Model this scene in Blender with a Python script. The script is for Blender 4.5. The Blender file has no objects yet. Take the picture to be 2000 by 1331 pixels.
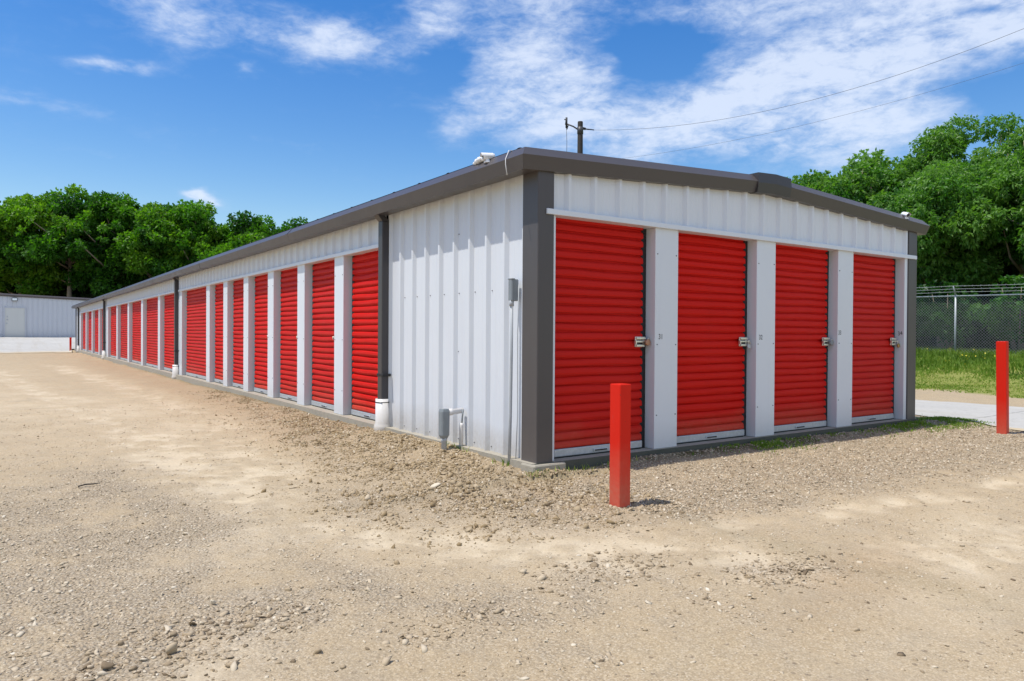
import bpy, math, random
import numpy as np
from mathutils import Matrix, Vector
R = math.radians
random.seed(7)
rng = np.random.default_rng(7)
scene = bpy.context.scene
COL = scene.collection

# ------------------------------------------------------------------ noise (numpy)
_perm = np.random.default_rng(3).permutation(256); _perm = np.concatenate([_perm, _perm])
_ang = np.random.default_rng(4).random(256) * 2 * np.pi
def perlin(x, y):
    x = np.asarray(x, float); y = np.asarray(y, float)
    xi = np.floor(x).astype(int); yi = np.floor(y).astype(int)
    xf = x - xi; yf = y - yi
    u = xf**3 * (xf * (xf * 6 - 15) + 10); v = yf**3 * (yf * (yf * 6 - 15) + 10)
    def g(ix, iy, dx, dy):
        a = _ang[_perm[(_perm[ix & 255] + iy) & 255]]
        return np.cos(a) * dx + np.sin(a) * dy
    n00 = g(xi, yi, xf, yf); n10 = g(xi + 1, yi, xf - 1, yf)
    n01 = g(xi, yi + 1, xf, yf - 1); n11 = g(xi + 1, yi + 1, xf - 1, yf - 1)
    return ((n00 * (1 - u) + n10 * u) * (1 - v) + (n01 * (1 - u) + n11 * u) * v) * 1.5
def fbm(x, y, o=4, s=1.0):
    t = 0; a = 1; f = s; n = 0
    for k in range(o):
        t = t + a * perlin(x * f + 17.3 * k, y * f - 9.1 * k); n += a; a *= .5; f *= 2.03
    return t / n
def sstep(a, b, x):
    t = np.clip((np.asarray(x, float) - a) / (b - a), 0, 1); return t * t * (3 - 2 * t)
def blob(x, y, cx, cy, rx, ry, rot=0):
    c, s = math.cos(rot), math.sin(rot); dx = x - cx; dy = y - cy
    a = (dx * c + dy * s) / rx; b = (-dx * s + dy * c) / ry
    return np.exp(-(a * a + b * b))

BW, BL = 6.38, 47.9        # main building width (x) and length (y)
# ------------------------------------------------------------------ terrain
def zones(x, y):
    n1 = fbm(x, y, 4, .55); n2 = fbm(x + 40, y - 13, 4, 1.7); n3 = fbm(x - 7, y + 5, 3, 5.0)
    clod = blob(x, y, -.35, 1.9, .65, 2.4) + .9 * blob(x, y, -.75, -.2, .8, .9, .4) + .5 * blob(x, y, -.4, 4.2, .4, 1.1) + .28 * blob(x, y, -.25, 8.5, .35, 4.0)
    clod = np.clip(clod * (1.0 + .8 * n2), 0, 1) * (x < .6)
    grav = (1.0 * blob(x, y, -3.3, .1, 1.0, 1.5) + .95 * blob(x, y, -3.6, -1.5, .9, .7) + 1.0 * blob(x, y, .9, -1.0, 1.5, .75, .1)
            + .95 * blob(x, y, 3.8, -1.1, 2.4, .9) + .8 * blob(x, y, 6.3, -.6, 1.6, 1.0) + .5 * blob(x, y, -1.8, -.2, .8, .7)
            + .6 * blob(x, y, -1.4, -2.3, .8, .4) + .75 * blob(x, y, -.35, -2.72, .42, .13, -.6) + .6 * blob(x, y, -2.8, -1.8, .6, .35)
            + .5 * blob(x, y, -2.6, 2.0, .9, 1.2))
    smooth = (.9 * blob(x, y, -2.55, -.55, .75, .3, .55) + .8 * blob(x, y, .6, -3.1, 1.9, .42, .35) + .5 * blob(x, y, -.4, -2.2, .9, .22, .2)
              + .8 * blob(x, y, -2.7, 8.5, 1.3, 4.5) + .6 * blob(x, y, -1.9, 5.4, .7, 2.0) + .6 * blob(x, y, -4.5, 18, 1.6, 14)
              + .5 * blob(x, y, -1.7, -.95, .5, .2, .2))
    tr = path_mask(x, y, [(-4.2, 24), (-3.0, 10), (-2.45, 4.5), (-2.3, 1.2), (-2.1, -.5), (-1.5, -1.6), (-.3, -2.5), (1.4, -3.25), (5, -4.4)], .42 + .2 * n1)
    tr = np.maximum(tr, .9 * path_mask(x, y, [(-2.2, 26), (-1.5, 12), (-1.35, 6.5), (-1.6, 3.6), (-1.9, 1.4)], .42 + .15 * n1))
    tr = np.maximum(tr, .8 * path_mask(x, y, [(-.6, -2.75), (.8, -3.2), (3.5, -4.0)], .30 + .1 * n1)); tr = np.maximum(tr, .8 * path_mask(x, y, [(-2.35, -.2), (-2.75, -1.0), (-3.2, -2.4)], .22 + .1 * n1))
    tr = np.maximum(tr, .7 * path_mask(x, y, [(-.9, -1.75), (.4, -2.05), (2.2, -2.3), (6, -2.6)], .22))
    smooth = np.clip(np.maximum(.6 * smooth, tr * (.62 + .9 * n2 + .7 * n3 + .45 * fbm(x * .35 + y * .94, (y * .35 - x * .94) * .15, 3, 5.0))), 0, 1)
    grav = np.clip((.20 + grav * np.where(x < -1.3, .8, 1.0)) * (1.0 + 1.3 * n2 + .7 * n3) - .75 * smooth, 0, 1)
    smooth = np.clip(smooth * (1 + 1.0 * n1 + .9 * n2 + .6 * n3), 0, 1)
    orange = (1.15 * blob(x, y, -.20, 8.5, .70, 5.5) + 1.0 * blob(x, y, -.35, 24, 1.0, 16) + .55 * blob(x, y, -.6, 2.5, .55, 1.8)
              + .6 * blob(x, y, -.1, -2.95, .9, .22, .3) + .4 * blob(x, y, 1.6, -3.6, 1.0, .4, .3) + .5 * blob(x, y, 2.2, -1.3, .8, .3))
    orange = np.clip(orange * (1 + .9 * n2), 0, 1)
    green = sstep(13.0 + .35 * 1, 13.9, x + .9 * n1 + .5 * n2) * (y < 70)
    green = np.maximum(green, sstep(57, 62, y) * .0)
    return clod, grav, smooth, orange, green
def path_mask(x, y, P, w):
    d = np.full(np.shape(x), 1e9)
    for (ax_, ay_), (bx_, by_) in zip(P[:-1], P[1:]):
        ux, uy = bx_ - ax_, by_ - ay_; q = np.clip(((x - ax_) * ux + (y - ay_) * uy) / (ux * ux + uy * uy), 0, 1)
        d = np.minimum(d, np.hypot(x - ax_ - q * ux, y - ay_ - q * uy))
    return np.exp(-(d / w) ** 2)
def gz(x, y, zn=None):
    x = np.asarray(x, float); y = np.asarray(y, float)
    clod, grav, smooth, orange, green = zn if zn is not None else zones(x, y)
    z = -.122 + .045 * fbm(x, y, 3, .35) * sstep(1, 5, np.hypot(x - 2, y + 1))
    z = z + .05 * blob(x, y, 0, 4, .9, 9) * (y > -.2) + .075 * sstep(.35, 1.3, x) * sstep(8.2, 6.9, x) * np.exp(-((y + .05) / .34) ** 2) * (y > -1.5) * (y < .6) + .040 * blob(x, y, -.1, 1.8, .35, 1.5)
    z = z + clod * (.034 * fbm(x, y, 4, 4.0) + .040 * np.abs(fbm(x + 9, y, 3, 9.0)) + .022 * np.abs(fbm(x - 5, y + 2, 2, 24.0)) + .004)
    z = z + grav * .008 * fbm(x + 2, y, 3, 14.0)
    z = z + (1 - smooth) * .007 * fbm(x, y, 3, 7.0)
    ruts = np.sin((x * .35 + y * .94 + .35 * fbm(x, y, 2, .5)) * 9.0)
    z = z + .003 * ruts * smooth - .012 * np.clip(smooth, 0, 1)
    z = z + .60 * sstep(13.2, 20.0, x + .3 * fbm(x, y, 2, .4)) + .06 * green * fbm(x, y, 3, 1.1)
    z = z + .75 * sstep(45.5, 57.3, y) * sstep(9, 7, x)
    inside = (x > -.02) & (x < BW + .02) & (y > -.02) & (y < BL + .02)
    z = np.where(inside, -.17, z)
    far = (x > -14) & (x < 10) & (y > 58.6) & (y < 74)
    return np.where(far, .45, z)

# ------------------------------------------------------------------ object helpers
def new_obj(name, me, parent=None):
    o = bpy.data.objects.new(name, me); COL.objects.link(o)
    if parent is not None: o.parent = parent
    return o
def tag(o, label=None, cat=None, group=None, kind=None):
    if label: o["label"] = label
    if cat: o["category"] = cat
    if group: o["group"] = group
    if kind: o["kind"] = kind
    return o
def thing(name, loc, label, cat, group=None, rotz=0):
    o = bpy.data.objects.new(name, None); COL.objects.link(o)
    o.location = loc; o.rotation_euler = (0, 0, rotz); o.empty_display_size = .1
    return tag(o, label, cat, group)
def np_mesh(name, V, F, mat, attrs=None, smooth=False):
    """V (n,3), F (m,k) uniform polygons; attrs: {name:(n,) float or (n,3)} per vertex."""
    me = bpy.data.meshes.new(name); V = np.asarray(V, np.float32); F = np.asarray(F, np.int32)
    m, k = F.shape
    me.vertices.add(len(V)); me.vertices.foreach_set("co", V.ravel())
    me.loops.add(m * k); me.loops.foreach_set("vertex_index", F.ravel())
    me.polygons.add(m); me.polygons.foreach_set("loop_start", np.arange(0, m * k, k, dtype=np.int32))
    me.polygons.foreach_set("loop_total", np.full(m, k, np.int32))
    if smooth: me.polygons.foreach_set("use_smooth", np.ones(m, bool))
    me.update(calc_edges=True)
    for a, d in (attrs or {}).items():
        d = np.asarray(d, np.float32)
        if d.ndim == 1:
            at = me.attributes.new(a, 'FLOAT', 'POINT'); at.data.foreach_set("value", d)
        else:
            at = me.attributes.new(a, 'FLOAT_COLOR', 'POINT')
            at.data.foreach_set("color", np.concatenate([d, np.ones((len(d), 1), np.float32)], 1).ravel())
    me.materials.append(mat)
    return me

class MB:
    """collects polygons of several materials into one mesh"""
    def __init__(s): s.v = []; s.f = []; s.m = []; s.sm = []
    def add(s, verts, faces, m=0, smooth=False):
        b = len(s.v); s.v += [tuple(map(float, p)) for p in verts]
        for f in faces: s.f.append([b + i for i in f]); s.m.append(m); s.sm.append(smooth)
    def box(s, x0, x1, y0, y1, z0, z1, m=0, bev=0):
        if bev:
            return s.bbox(x0, x1, y0, y1, z0, z1, bev, m)
        v = [(x0, y0, z0), (x1, y0, z0), (x1, y1, z0), (x0, y1, z0), (x0, y0, z1), (x1, y0, z1), (x1, y1, z1), (x0, y1, z1)]
        s.add(v, [(0, 3, 2, 1), (4, 5, 6, 7), (0, 1, 5, 4), (1, 2, 6, 5), (2, 3, 7, 6), (3, 0, 4, 7)], m)
    def bbox(s, x0, x1, y0, y1, z0, z1, b, m=0):
        def ring(z, i):
            return [(x0 + i, y0 + i, z)] if 0 else [(x0 + i + b, y0 + i, z), (x1 - i - b, y0 + i, z), (x1 - i, y0 + i + b, z), (x1 - i, y1 - i - b, z),
                    (x1 - i - b, y1 - i, z), (x0 + i + b, y1 - i, z), (x0 + i, y1 - i - b, z), (x0 + i, y0 + i + b, z)]
        rs = [ring(z0, b * .6), ring(z0 + b, 0), ring(z1 - b, 0), ring(z1, b * .6)]
        s.loft(rs, m)
    def loft(s, rings, m=0, cap=True, smooth=False, closed=True):
        n = len(rings[0]); v = [p for r in rings for p in r]; f = []
        for k in range(len(rings) - 1):
            for i in range(n if closed else n - 1):
                j = (i + 1) % n
                f.append((k * n + i, k * n + j, (k + 1) * n + j, (k + 1) * n + i))
        if cap:
            f.append(tuple(range(n - 1, -1, -1))); f.append(tuple((len(rings) - 1) * n + i for i in range(n)))
        s.add(v, f, m, smooth)
    def tube(s, pts, rad, n=10, m=0, cap=True, smooth=True):
        P = [Vector(p) for p in pts]
        if not hasattr(rad, '__len__'): rad = [rad] * len(P)
        rings = []; up = None
        for i, p in enumerate(P):
            d = (P[min(i + 1, len(P) - 1)] - P[max(i - 1, 0)]).normalized()
            if up is None:
                up = Vector((0, 0, 1)) if abs(d.z) < .9 else Vector((1, 0, 0))
            a = d.cross(up).normalized(); up = a.cross(d).normalized()
            rings.append([tuple(p + (a * math.cos(t) + up * math.sin(t)) * rad[i]) for t in [2 * math.pi * k / n for k in range(n)]])
        s.loft(rings, m, cap, smooth)
    def build(s, name, mats, parent=None, loc=None, rotz=None):
        me = bpy.data.meshes.new(name); me.from_pydata(s.v, [], s.f)
        for mt in (mats if isinstance(mats, (list, tuple)) else [mats]): me.materials.append(mt)
        me.polygons.foreach_set("material_index", s.m); me.polygons.foreach_set("use_smooth", s.sm)
        import bmesh
        bm = bmesh.new(); bm.from_mesh(me); bmesh.ops.recalc_face_normals(bm, faces=bm.faces[:]); bm.to_mesh(me); bm.free()
        me.update()
        o = new_obj(name, me, parent)
        if loc: o.location = loc
        if rotz is not None: o.rotation_euler = (0, 0, rotz)
        return o

# ------------------------------------------------------------------ materials
def nt(name):
    m = bpy.data.materials.new(name); m.use_nodes = True
    t = m.node_tree; b = t.nodes["Principled BSDF"]
    return m, t, b
def N(t, typ, **kw):
    n = t.nodes.new(typ)
    for k, v in kw.items():
        if k in n.inputs: n.inputs[k].default_value = v
        else: setattr(n, k, v)
    return n
def L(t, a, b): t.links.new(a, b)
def mixc(t, fac, a, b, blend='MIX'):
    n = t.nodes.new('ShaderNodeMix'); n.data_type = 'RGBA'; n.blend_type = blend
    for sock, v in ((n.inputs[0], fac), (n.inputs[6], a), (n.inputs[7], b)):
        if hasattr(v, 'is_linked'): L(t, v, sock)
        elif isinstance(v, (int, float)): sock.default_value = v
        else: sock.default_value = (*v, 1)
    return n.outputs[2]
def mth(t, op, a, b=None, c=None, clamp=False):
    n = t.nodes.new('ShaderNodeMath'); n.operation = op; n.use_clamp = clamp
    for i, v in enumerate((a, b, c)):
        if v is None: continue
        if hasattr(v, 'is_linked'): L(t, v, n.inputs[i])
        else: n.inputs[i].default_value = v
    return n.outputs[0]
def ramp(t, fac, stops):
    n = t.nodes.new('ShaderNodeValToRGB'); e = n.color_ramp.elements
    while len(e) < len(stops): e.new(.5)
    for el, (p, c) in zip(e, stops):
        el.position = p; el.color = (*c, 1) if not isinstance(c, (int, float)) else (c, c, c, 1)
    L(t, fac, n.inputs[0]); return n.outputs[0]
def noise(t, vec, scale, detail=4, rough=.55, dist=0):
    n = N(t, 'ShaderNodeTexNoise', Scale=scale, Detail=detail, Roughness=rough, Distortion=dist)
    if vec is not None: L(t, vec, n.inputs['Vector'])
    return n.outputs['Fac']
def mapped(t, vec, sc, loc=(0, 0, 0)):
    n = N(t, 'ShaderNodeMapping'); n.inputs['Scale'].default_value = sc; n.inputs['Location'].default_value = loc
    L(t, vec, n.inputs['Vector']); return n.outputs[0]

def painted(name, col, rough=.4, dirt=(.36, .29, .20), dirt_amt=.5, var=.06, spec=.4, streak=.15, wear=.15, chips=0):
    """factory painted sheet metal: faint mottling, run-off streaks and splashed dust near the ground"""
    m, t, b = nt(name)
    g = N(t, 'ShaderNodeNewGeometry'); pos = g.outputs['Position']
    n1 = noise(t, pos, 1.3, 5, .6); n2 = noise(t, mapped(t, pos, (9, 9, .5)), 1.0, 5, .6); n3 = noise(t, pos, 30, 3)
    c = mixc(t, mth(t, 'MULTIPLY', mth(t, 'SUBTRACT', n1, .5), var * 6), col, tuple(x * .75 for x in col))
    st = mth(t, 'MULTIPLY', mth(t, 'SUBTRACT', n2, .52, clamp=True), streak * 8, clamp=True)
    c = mixc(t, st, c, tuple(x * .62 + .05 * d for x, d in zip(col, dirt)))
    sep = N(t, 'ShaderNodeSeparateXYZ'); L(t, pos, sep.inputs[0])
    h = mth(t, 'ADD', sep.outputs[2], mth(t, 'MULTIPLY', mth(t, 'SUBTRACT', n1, .5), .5))
    d = mth(t, 'MULTIPLY', mth(t, 'SUBTRACT', 1.0, mth(t, 'DIVIDE', mth(t, 'ADD', h, .1), .42), clamp=True), dirt_amt, clamp=True)
    d = mth(t, 'MULTIPLY', d, mth(t, 'ADD', .4, n3))
    c = mixc(t, d, c, dirt)
    oi = N(t, 'ShaderNodeObjectInfo')
    c = mixc(t, mth(t, 'MULTIPLY', oi.outputs['Random'], wear), c, tuple(x * .72 + .02 for x in col))
    if chips:
        ch = mth(t, 'GREATER_THAN', noise(t, pos, 34, 5, .7), chips); c = mixc(t, ch, c, (.11, .045, .03))
        sc = mth(t, 'GREATER_THAN', noise(t, mapped(t, pos, (60, 60, 4)), 1.0, 3, .6), .70); c = mixc(t, mth(t, 'MULTIPLY', sc, .5), c, tuple(x * .5 + .08 for x in col))
    L(t, c, b.inputs['Base Color'])
    b.inputs['Specular IOR Level'].default_value = spec
    L(t, mth(t, 'ADD', rough - .1, mth(t, 'MULTIPLY', n1, .2)), b.inputs['Roughness'])
    bp = N(t, 'ShaderNodeBump', Strength=.4, Distance=.012)
    L(t, mth(t, 'ADD', noise(t, mapped(t, pos, (2.2, 2.2, .8)), 1.6, 2), mth(t, 'MULTIPLY', n3, .02)), bp.inputs['Height'])
    L(t, bp.outputs[0], b.inputs['Normal'])
    return m
def plain(name, col, rough=.5, metal=0, var=.15, scale=20, bump=.0):
    m, t, b = nt(name)
    g = N(t, 'ShaderNodeNewGeometry'); n1 = noise(t, g.outputs['Position'], scale, 5, .65)
    c = mixc(t, n1, tuple(x * (1 - var) for x in col), tuple(min(1, x * (1 + var)) for x in col))
    L(t, c, b.inputs['Base Color']); b.inputs['Roughness'].default_value = rough; b.inputs['Metallic'].default_value = metal
    if bump:
        bp = N(t, 'ShaderNodeBump', Strength=bump, Distance=.01); L(t, n1, bp.inputs['Height']); L(t, bp.outputs[0], b.inputs['Normal'])
    return m
M = {}
M['white'] = painted('white_painted_steel', (.69, .715, .755), .38, streak=.09, dirt_amt=.8)
M['column'] = painted('white_column_steel', (.70, .735, .785), .36, streak=.05, dirt_amt=.3)
M['red'] = painted('red_painted_steel', (.60, .010, .005), .5, dirt=(.42, .20, .12), dirt_amt=.55, var=.09, streak=.07, spec=.10, wear=.45)
M['post_red'] = painted('red_post_paint', (.66, .018, .007), .5, dirt=(.42, .25, .16), dirt_amt=.45, var=.06, streak=.06, spec=.12, chips=.685)
M['trim'] = painted('charcoal_trim', (.082, .072, .072), .38, dirt=(.25, .21, .17), dirt_amt=.25, streak=.10)
M['trim_dark'] = painted('dark_downspout', (.055, .050, .052), .4, dirt_amt=.2, streak=.1)
M['far'] = painted('pale_far_steel', (.56, .575, .62), .45, streak=.05, dirt_amt=.2)
M['fardoor'] = painted('far_door_paint', (.60, .60, .575), .5, streak=.05, dirt_amt=.2)
M['galv'] = plain('galvanised_steel', (.47, .50, .53), .42, .35, .3, 25)
M['latchsteel'] = plain('latch_steel', (.66, .65, .60), .35, .8, .2, 60)
M['brass'] = plain('brass', (.48, .36, .14), .38, .8, .25, 60)
M['coppery'] = plain('coppery_lock', (.42, .23, .15), .42, .6, .3, 60)
M['black'] = plain('black_rubber_and_shade', (.012, .012, .013), .6)
M['pvc'] = painted('white_pvc', (.74, .72, .70), .35, dirt=(.50, .43, .33), dirt_amt=.7, streak=.08)
M['conduit'] = plain('grey_conduit', (.40, .42, .435), .45, 0, .12, 15)
M['boxgrey'] = plain('grey_plastic_box', (.22, .245, .26), .5, 0, .15, 15)
M['plastic'] = plain('white_camera_plastic', (.82, .82, .82), .35, 0, .05)
M['lens'] = plain('dark_lens', (.01, .01, .012), .1)
M['wood_pole'] = plain('dark_pole_wood', (.032, .026, .022), .8, 0, .4, 12, .4)
M['wire'] = plain('wire_metal', (.05, .05, .055), .5)
M['fencewire'] = plain('fence_wire', (.36, .39, .385), .5, .3, .1)
M['ink'] = plain('black_stencil_ink', (.02, .02, .022), .6)
M['lampglass'] = plain('lamp_glass', (.8, .85, .9), .2)
M['screw'] = plain('dark_screw', (.10, .10, .11), .5, .4)

def concrete(name, col, bump=.3, stain=.5):
    m, t, b = nt(name); g = N(t, 'ShaderNodeNewGeometry'); pos = g.outputs['Position']
    n1 = noise(t, pos, .8, 6, .6); n2 = noise(t, pos, 14, 6, .7); n3 = noise(t, pos, 90, 3, .7)
    c = mixc(t, n1, tuple(x * .8 for x in col), tuple(x * 1.12 for x in col))
    c = mixc(t, mth(t, 'MULTIPLY', mth(t, 'SUBTRACT', n2, .5, clamp=True), stain * 2), c, tuple(x * .5 for x in col))
    c = mixc(t, mth(t, 'MULTIPLY', n3, .3), c, tuple(x * .7 for x in col))
    L(t, c, b.inputs['Base Color']); b.inputs['Roughness'].default_value = .9
    bp = N(t, 'ShaderNodeBump', Strength=bump, Distance=.01); L(t, mth(t, 'ADD', n2, mth(t, 'MULTIPLY', n3, .4)), bp.inputs['Height'])
    L(t, bp.outputs[0], b.inputs['Normal']); return m
M['slab'] = concrete('slab_concrete', (.40, .36, .285), .5, .9)
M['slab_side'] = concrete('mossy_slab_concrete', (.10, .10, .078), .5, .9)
M['lane'] = concrete('lane_concrete', (.50, .48, .435), .2, 1.1)
def lane_joints(m):
    t = m.node_tree; b = t.nodes['Principled BSDF']; g = N(t, 'ShaderNodeNewGeometry'); sp = N(t, 'ShaderNodeSeparateXYZ'); L(t, g.outputs['Position'], sp.inputs[0])
    old = b.inputs['Base Color'].links[0].from_socket
    j = mth(t, 'LESS_THAN', mth(t, 'FRACT', mth(t, 'DIVIDE', sp.outputs[1], 3.7)), .006)
    c = mixc(t, mth(t, 'MULTIPLY', j, .8), old, (.13, .12, .10))
    ty = mth(t, 'MULTIPLY', mth(t, 'SUBTRACT', noise(t, mapped(t, g.outputs['Position'], (2.2, .16, 1)), 1.0, 5, .6), .50, clamp=True), 3.2, clamp=True)
    c = mixc(t, mth(t, 'MULTIPLY', ty, .6), c, (.36, .31, .235))
    # dirt tracked onto the near edge of the apron
    nz = noise(t, mapped(t, g.outputs['Position'], (.5, .5, 1)), 1.0, 6, .65)
    dr = mth(t, 'MULTIPLY', mth(t, 'SUBTRACT', mth(t, 'ADD', mth(t, 'DIVIDE', mth(t, 'SUBTRACT', 47.5, sp.outputs[1]), 3.0), mth(t, 'MULTIPLY', nz, 2.4)), 1.3, clamp=True), mth(t, 'LESS_THAN', sp.outputs[0], 7.4), clamp=True)
    L(t, mixc(t, dr, c, (.52, .42, .27)), b.inputs['Base Color'])
lane_joints(M['lane'])

def ground_material():
    m, t, b = nt('dirt_ground'); g = N(t, 'ShaderNodeNewGeometry'); pos = g.outputs['Position']
    za = N(t, 'ShaderNodeAttribute', attribute_name='zone'); s = N(t, 'ShaderNodeSeparateColor'); L(t, za.outputs['Color'], s.inputs[0])
    zb = N(t, 'ShaderNodeAttribute', attribute_name='zone2'); s2 = N(t, 'ShaderNodeSeparateColor'); L(t, zb.outputs['Color'], s2.inputs[0])
    grav, smooth, orange = s.outputs; clod, green, moss = s2.outputs
    nA = noise(t, pos, .9, 6, .62); nB = noise(t, pos, 5.5, 6, .66); nC = noise(t, pos, 38, 5, .7); nD = noise(t, pos, 150, 3, .7)
    base = mixc(t, nA, (.43, .315, .175), (.56, .44, .275))
    base = mixc(t, mth(t, 'MULTIPLY', mth(t, 'SUBTRACT', nB, .42, clamp=True), 2.4, clamp=True), base, (.46, .37, .24))
    base = mixc(t, mth(t, 'MULTIPLY', smooth, .8), base, mixc(t, nB, (.60, .49, .325), (.70, .60, .44)))
    base = mixc(t, mth(t, 'MULTIPLY', orange, .85), base, mixc(t, nB, (.31, .195, .095), (.45, .315, .18)))
    base = mixc(t, mth(t, 'MULTIPLY', clod, .75), base, mixc(t, nC, (.27, .185, .095), (.44, .33, .20)))
    vo = N(t, 'ShaderNodeTexVoronoi', Scale=62.0, Randomness=1.0); L(t, pos, vo.inputs['Vector'])
    sv = N(t, 'ShaderNodeSeparateColor'); L(t, vo.outputs['Color'], sv.inputs[0])
    stone = ramp(t, sv.outputs[0], [(0, (.27, .21, .14)), (.35, (.46, .375, .265)), (.7, (.57, .49, .37)), (1, (.70, .63, .51))])
    gap = mth(t, 'MULTIPLY', vo.outputs['Distance'], 1.25, clamp=True)
    stone = mixc(t, mth(t, 'POWER', gap, 2.2), stone, (.28, .22, .155))  # shade between the stones put into the colour
    gm = mth(t, 'MULTIPLY', mth(t, 'ADD', mth(t, 'MULTIPLY', grav, 1.1), mth(t, 'MULTIPLY', mth(t, 'SUBTRACT', nB, .52), 1.2)), 1.0, clamp=True)
    base = mixc(t, mth(t, 'MULTIPLY', gm, .62), base, stone)
    base = mixc(t, mth(t, 'MULTIPLY', mth(t, 'SUBTRACT', nC, .54, clamp=True), 2.6, clamp=True), base, (.22, .165, .11))
    base = mixc(t, mth(t, 'MULTIPLY', mth(t, 'SUBTRACT', nD, .62, clamp=True), 3.0, clamp=True), base, (.62, .56, .47))
    vs_ = N(t, 'ShaderNodeTexVoronoi', Scale=24.0, Randomness=1.0); L(t, mapped(t, pos, (1, 1, .2)), vs_.inputs['Vector'])
    sq = N(t, 'ShaderNodeSeparateColor'); L(t, vs_.outputs['Color'], sq.inputs[0])
    pick = mth(t, 'GREATER_THAN', mth(t, 'ADD', sq.outputs[0], mth(t, 'MULTIPLY', mth(t, 'SUBTRACT', nB, .5), 1.2)), .60)
    spot = mth(t, 'MULTIPLY', pick, mth(t, 'LESS_THAN', vs_.outputs['Distance'], mth(t, 'MULTIPLY', sq.outputs[1], .30)))
    base = mixc(t, mth(t, 'MULTIPLY', spot, .75), base, mixc(t, mth(t, 'GREATER_THAN', sq.outputs[2], .72), (.17, .125, .08), (.70, .63, .52)))
    v2 = N(t, 'ShaderNodeTexVoronoi', Scale=120.0, Randomness=1.0); L(t, pos, v2.inputs['Vector'])
    s3 = N(t, 'ShaderNodeSeparateColor'); L(t, v2.outputs['Color'], s3.inputs[0])
    fine = ramp(t, s3.outputs[0], [(0, (.25, .18, .11)), (.3, (.45, .345, .22)), (.75, (.60, .485, .33)), (1, (.74, .645, .50))])
    fine = mixc(t, mth(t, 'POWER', mth(t, 'MULTIPLY', v2.outputs['Distance'], 1.2, clamp=True), 2.0), fine, (.20, .15, .10))  # gaps of the finer stones darkened as painted shade too
    base = mixc(t, mth(t, 'MULTIPLY', mth(t, 'SUBTRACT', 1.0, mth(t, 'MULTIPLY', smooth, .55)), .42), base, fine)
    wv = noise(t, mapped(t, pos, (1, 1, 1), (4, 9, 1)), 2.3, 7, .7, .8)
    base = mixc(t, mth(t, 'MULTIPLY', mth(t, 'SUBTRACT', wv, .50, clamp=True), 2.2, clamp=True), base, (.35, .28, .19))
    base = mixc(t, moss, base, mixc(t, nC, (.07, .075, .025), (.17, .14, .07)))
    gr = mixc(t, nB, (.17, .21, .04), (.30, .29, .09))
    base = mixc(t, green, base, gr)
    L(t, base, b.inputs['Base Color']); b.inputs['Roughness'].default_value = .95; b.inputs['Specular IOR Level'].default_value = .15
    h = mth(t, 'ADD', mth(t, 'MULTIPLY', nC, .5), mth(t, 'MULTIPLY', nD, .22))
    h = mth(t, 'ADD', h, mth(t, 'MULTIPLY', nB, .8))
    h = mth(t, 'SUBTRACT', h, mth(t, 'MULTIPLY', mth(t, 'MULTIPLY', gap, gm), .9))
    k = mth(t, 'SUBTRACT', 1.0, mth(t, 'MULTIPLY', smooth, .6))
    bp = N(t, 'ShaderNodeBump', Strength=.85, Distance=.02); L(t, mth(t, 'MULTIPLY', h, k), bp.inputs['Height'])
    L(t, bp.outputs[0], b.inputs['Normal']); return m
M['ground'] = ground_material()
def tint_material(name, stops, attr='tint', trans=0.0, rough=.6, spec=.3):
    m, t, b = nt(name); a = N(t, 'ShaderNodeAttribute', attribute_name=attr)
    c = ramp(t, a.outputs['Fac'], stops); L(t, c, b.inputs['Base Color'])
    b.inputs['Roughness'].default_value = rough; b.inputs['Specular IOR Level'].default_value = spec
    if trans:
        tr = N(t, 'ShaderNodeBsdfTranslucent'); L(t, mixc(t, 1.0, c, (1.2, 1.45, .45), 'MULTIPLY'), tr.inputs['Color'])
        mx = N(t, 'ShaderNodeMixShader'); mx.inputs[0].default_value = trans
        L(t, b.outputs[0], mx.inputs[1]); L(t, tr.outputs[0], mx.inputs[2])
        L(t, mx.outputs[0], t.nodes['Material Output'].inputs['Surface'])
    return m
M['stone'] = tint_material('gravel_stone', [(0, (.18, .13, .08)), (.25, (.36, .275, .175)), (.5, (.49, .39, .265)), (.75, (.58, .49, .36)), (1, (.69, .61, .48))], rough=.9, spec=.15)
M['clod'] = tint_material('dirt_clod', [(0, (.17, .12, .065)), (.3, (.31, .225, .125)), (.6, (.43, .335, .215)), (1, (.58, .50, .39))], rough=.95, spec=.1)
M['leaf'] = tint_material('broad_leaf', [(0, (.012, .050, .006)), (.35, (.036, .128, .010)), (.7, (.085, .230, .016)), (1, (.17, .32, .022))], trans=.50, rough=.5, spec=.35)
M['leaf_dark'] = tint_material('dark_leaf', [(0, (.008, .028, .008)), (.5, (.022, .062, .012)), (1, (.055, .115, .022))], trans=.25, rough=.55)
M['leaf_near'] = tint_material('drooping_leaf', [(0, (.012, .050, .010)), (.35, (.034, .120, .016)), (.7, (.080, .215, .030)), (1, (.16, .31, .055))], trans=.45, rough=.42, spec=.4)
M['bark'] = plain('grey_bark', (.27, .22, .165), .9, 0, .4, 8, .6)
M['grass'] = tint_material('grass_blade', [(0, (.055, .12, .012)), (.5, (.17, .28, .028)), (.85, (.34, .38, .075)), (1, (.52, .45, .20))], trans=.3, rough=.6)
M['flower'] = plain('yellow_flower', (.75, .62, .04), .6)

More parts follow.
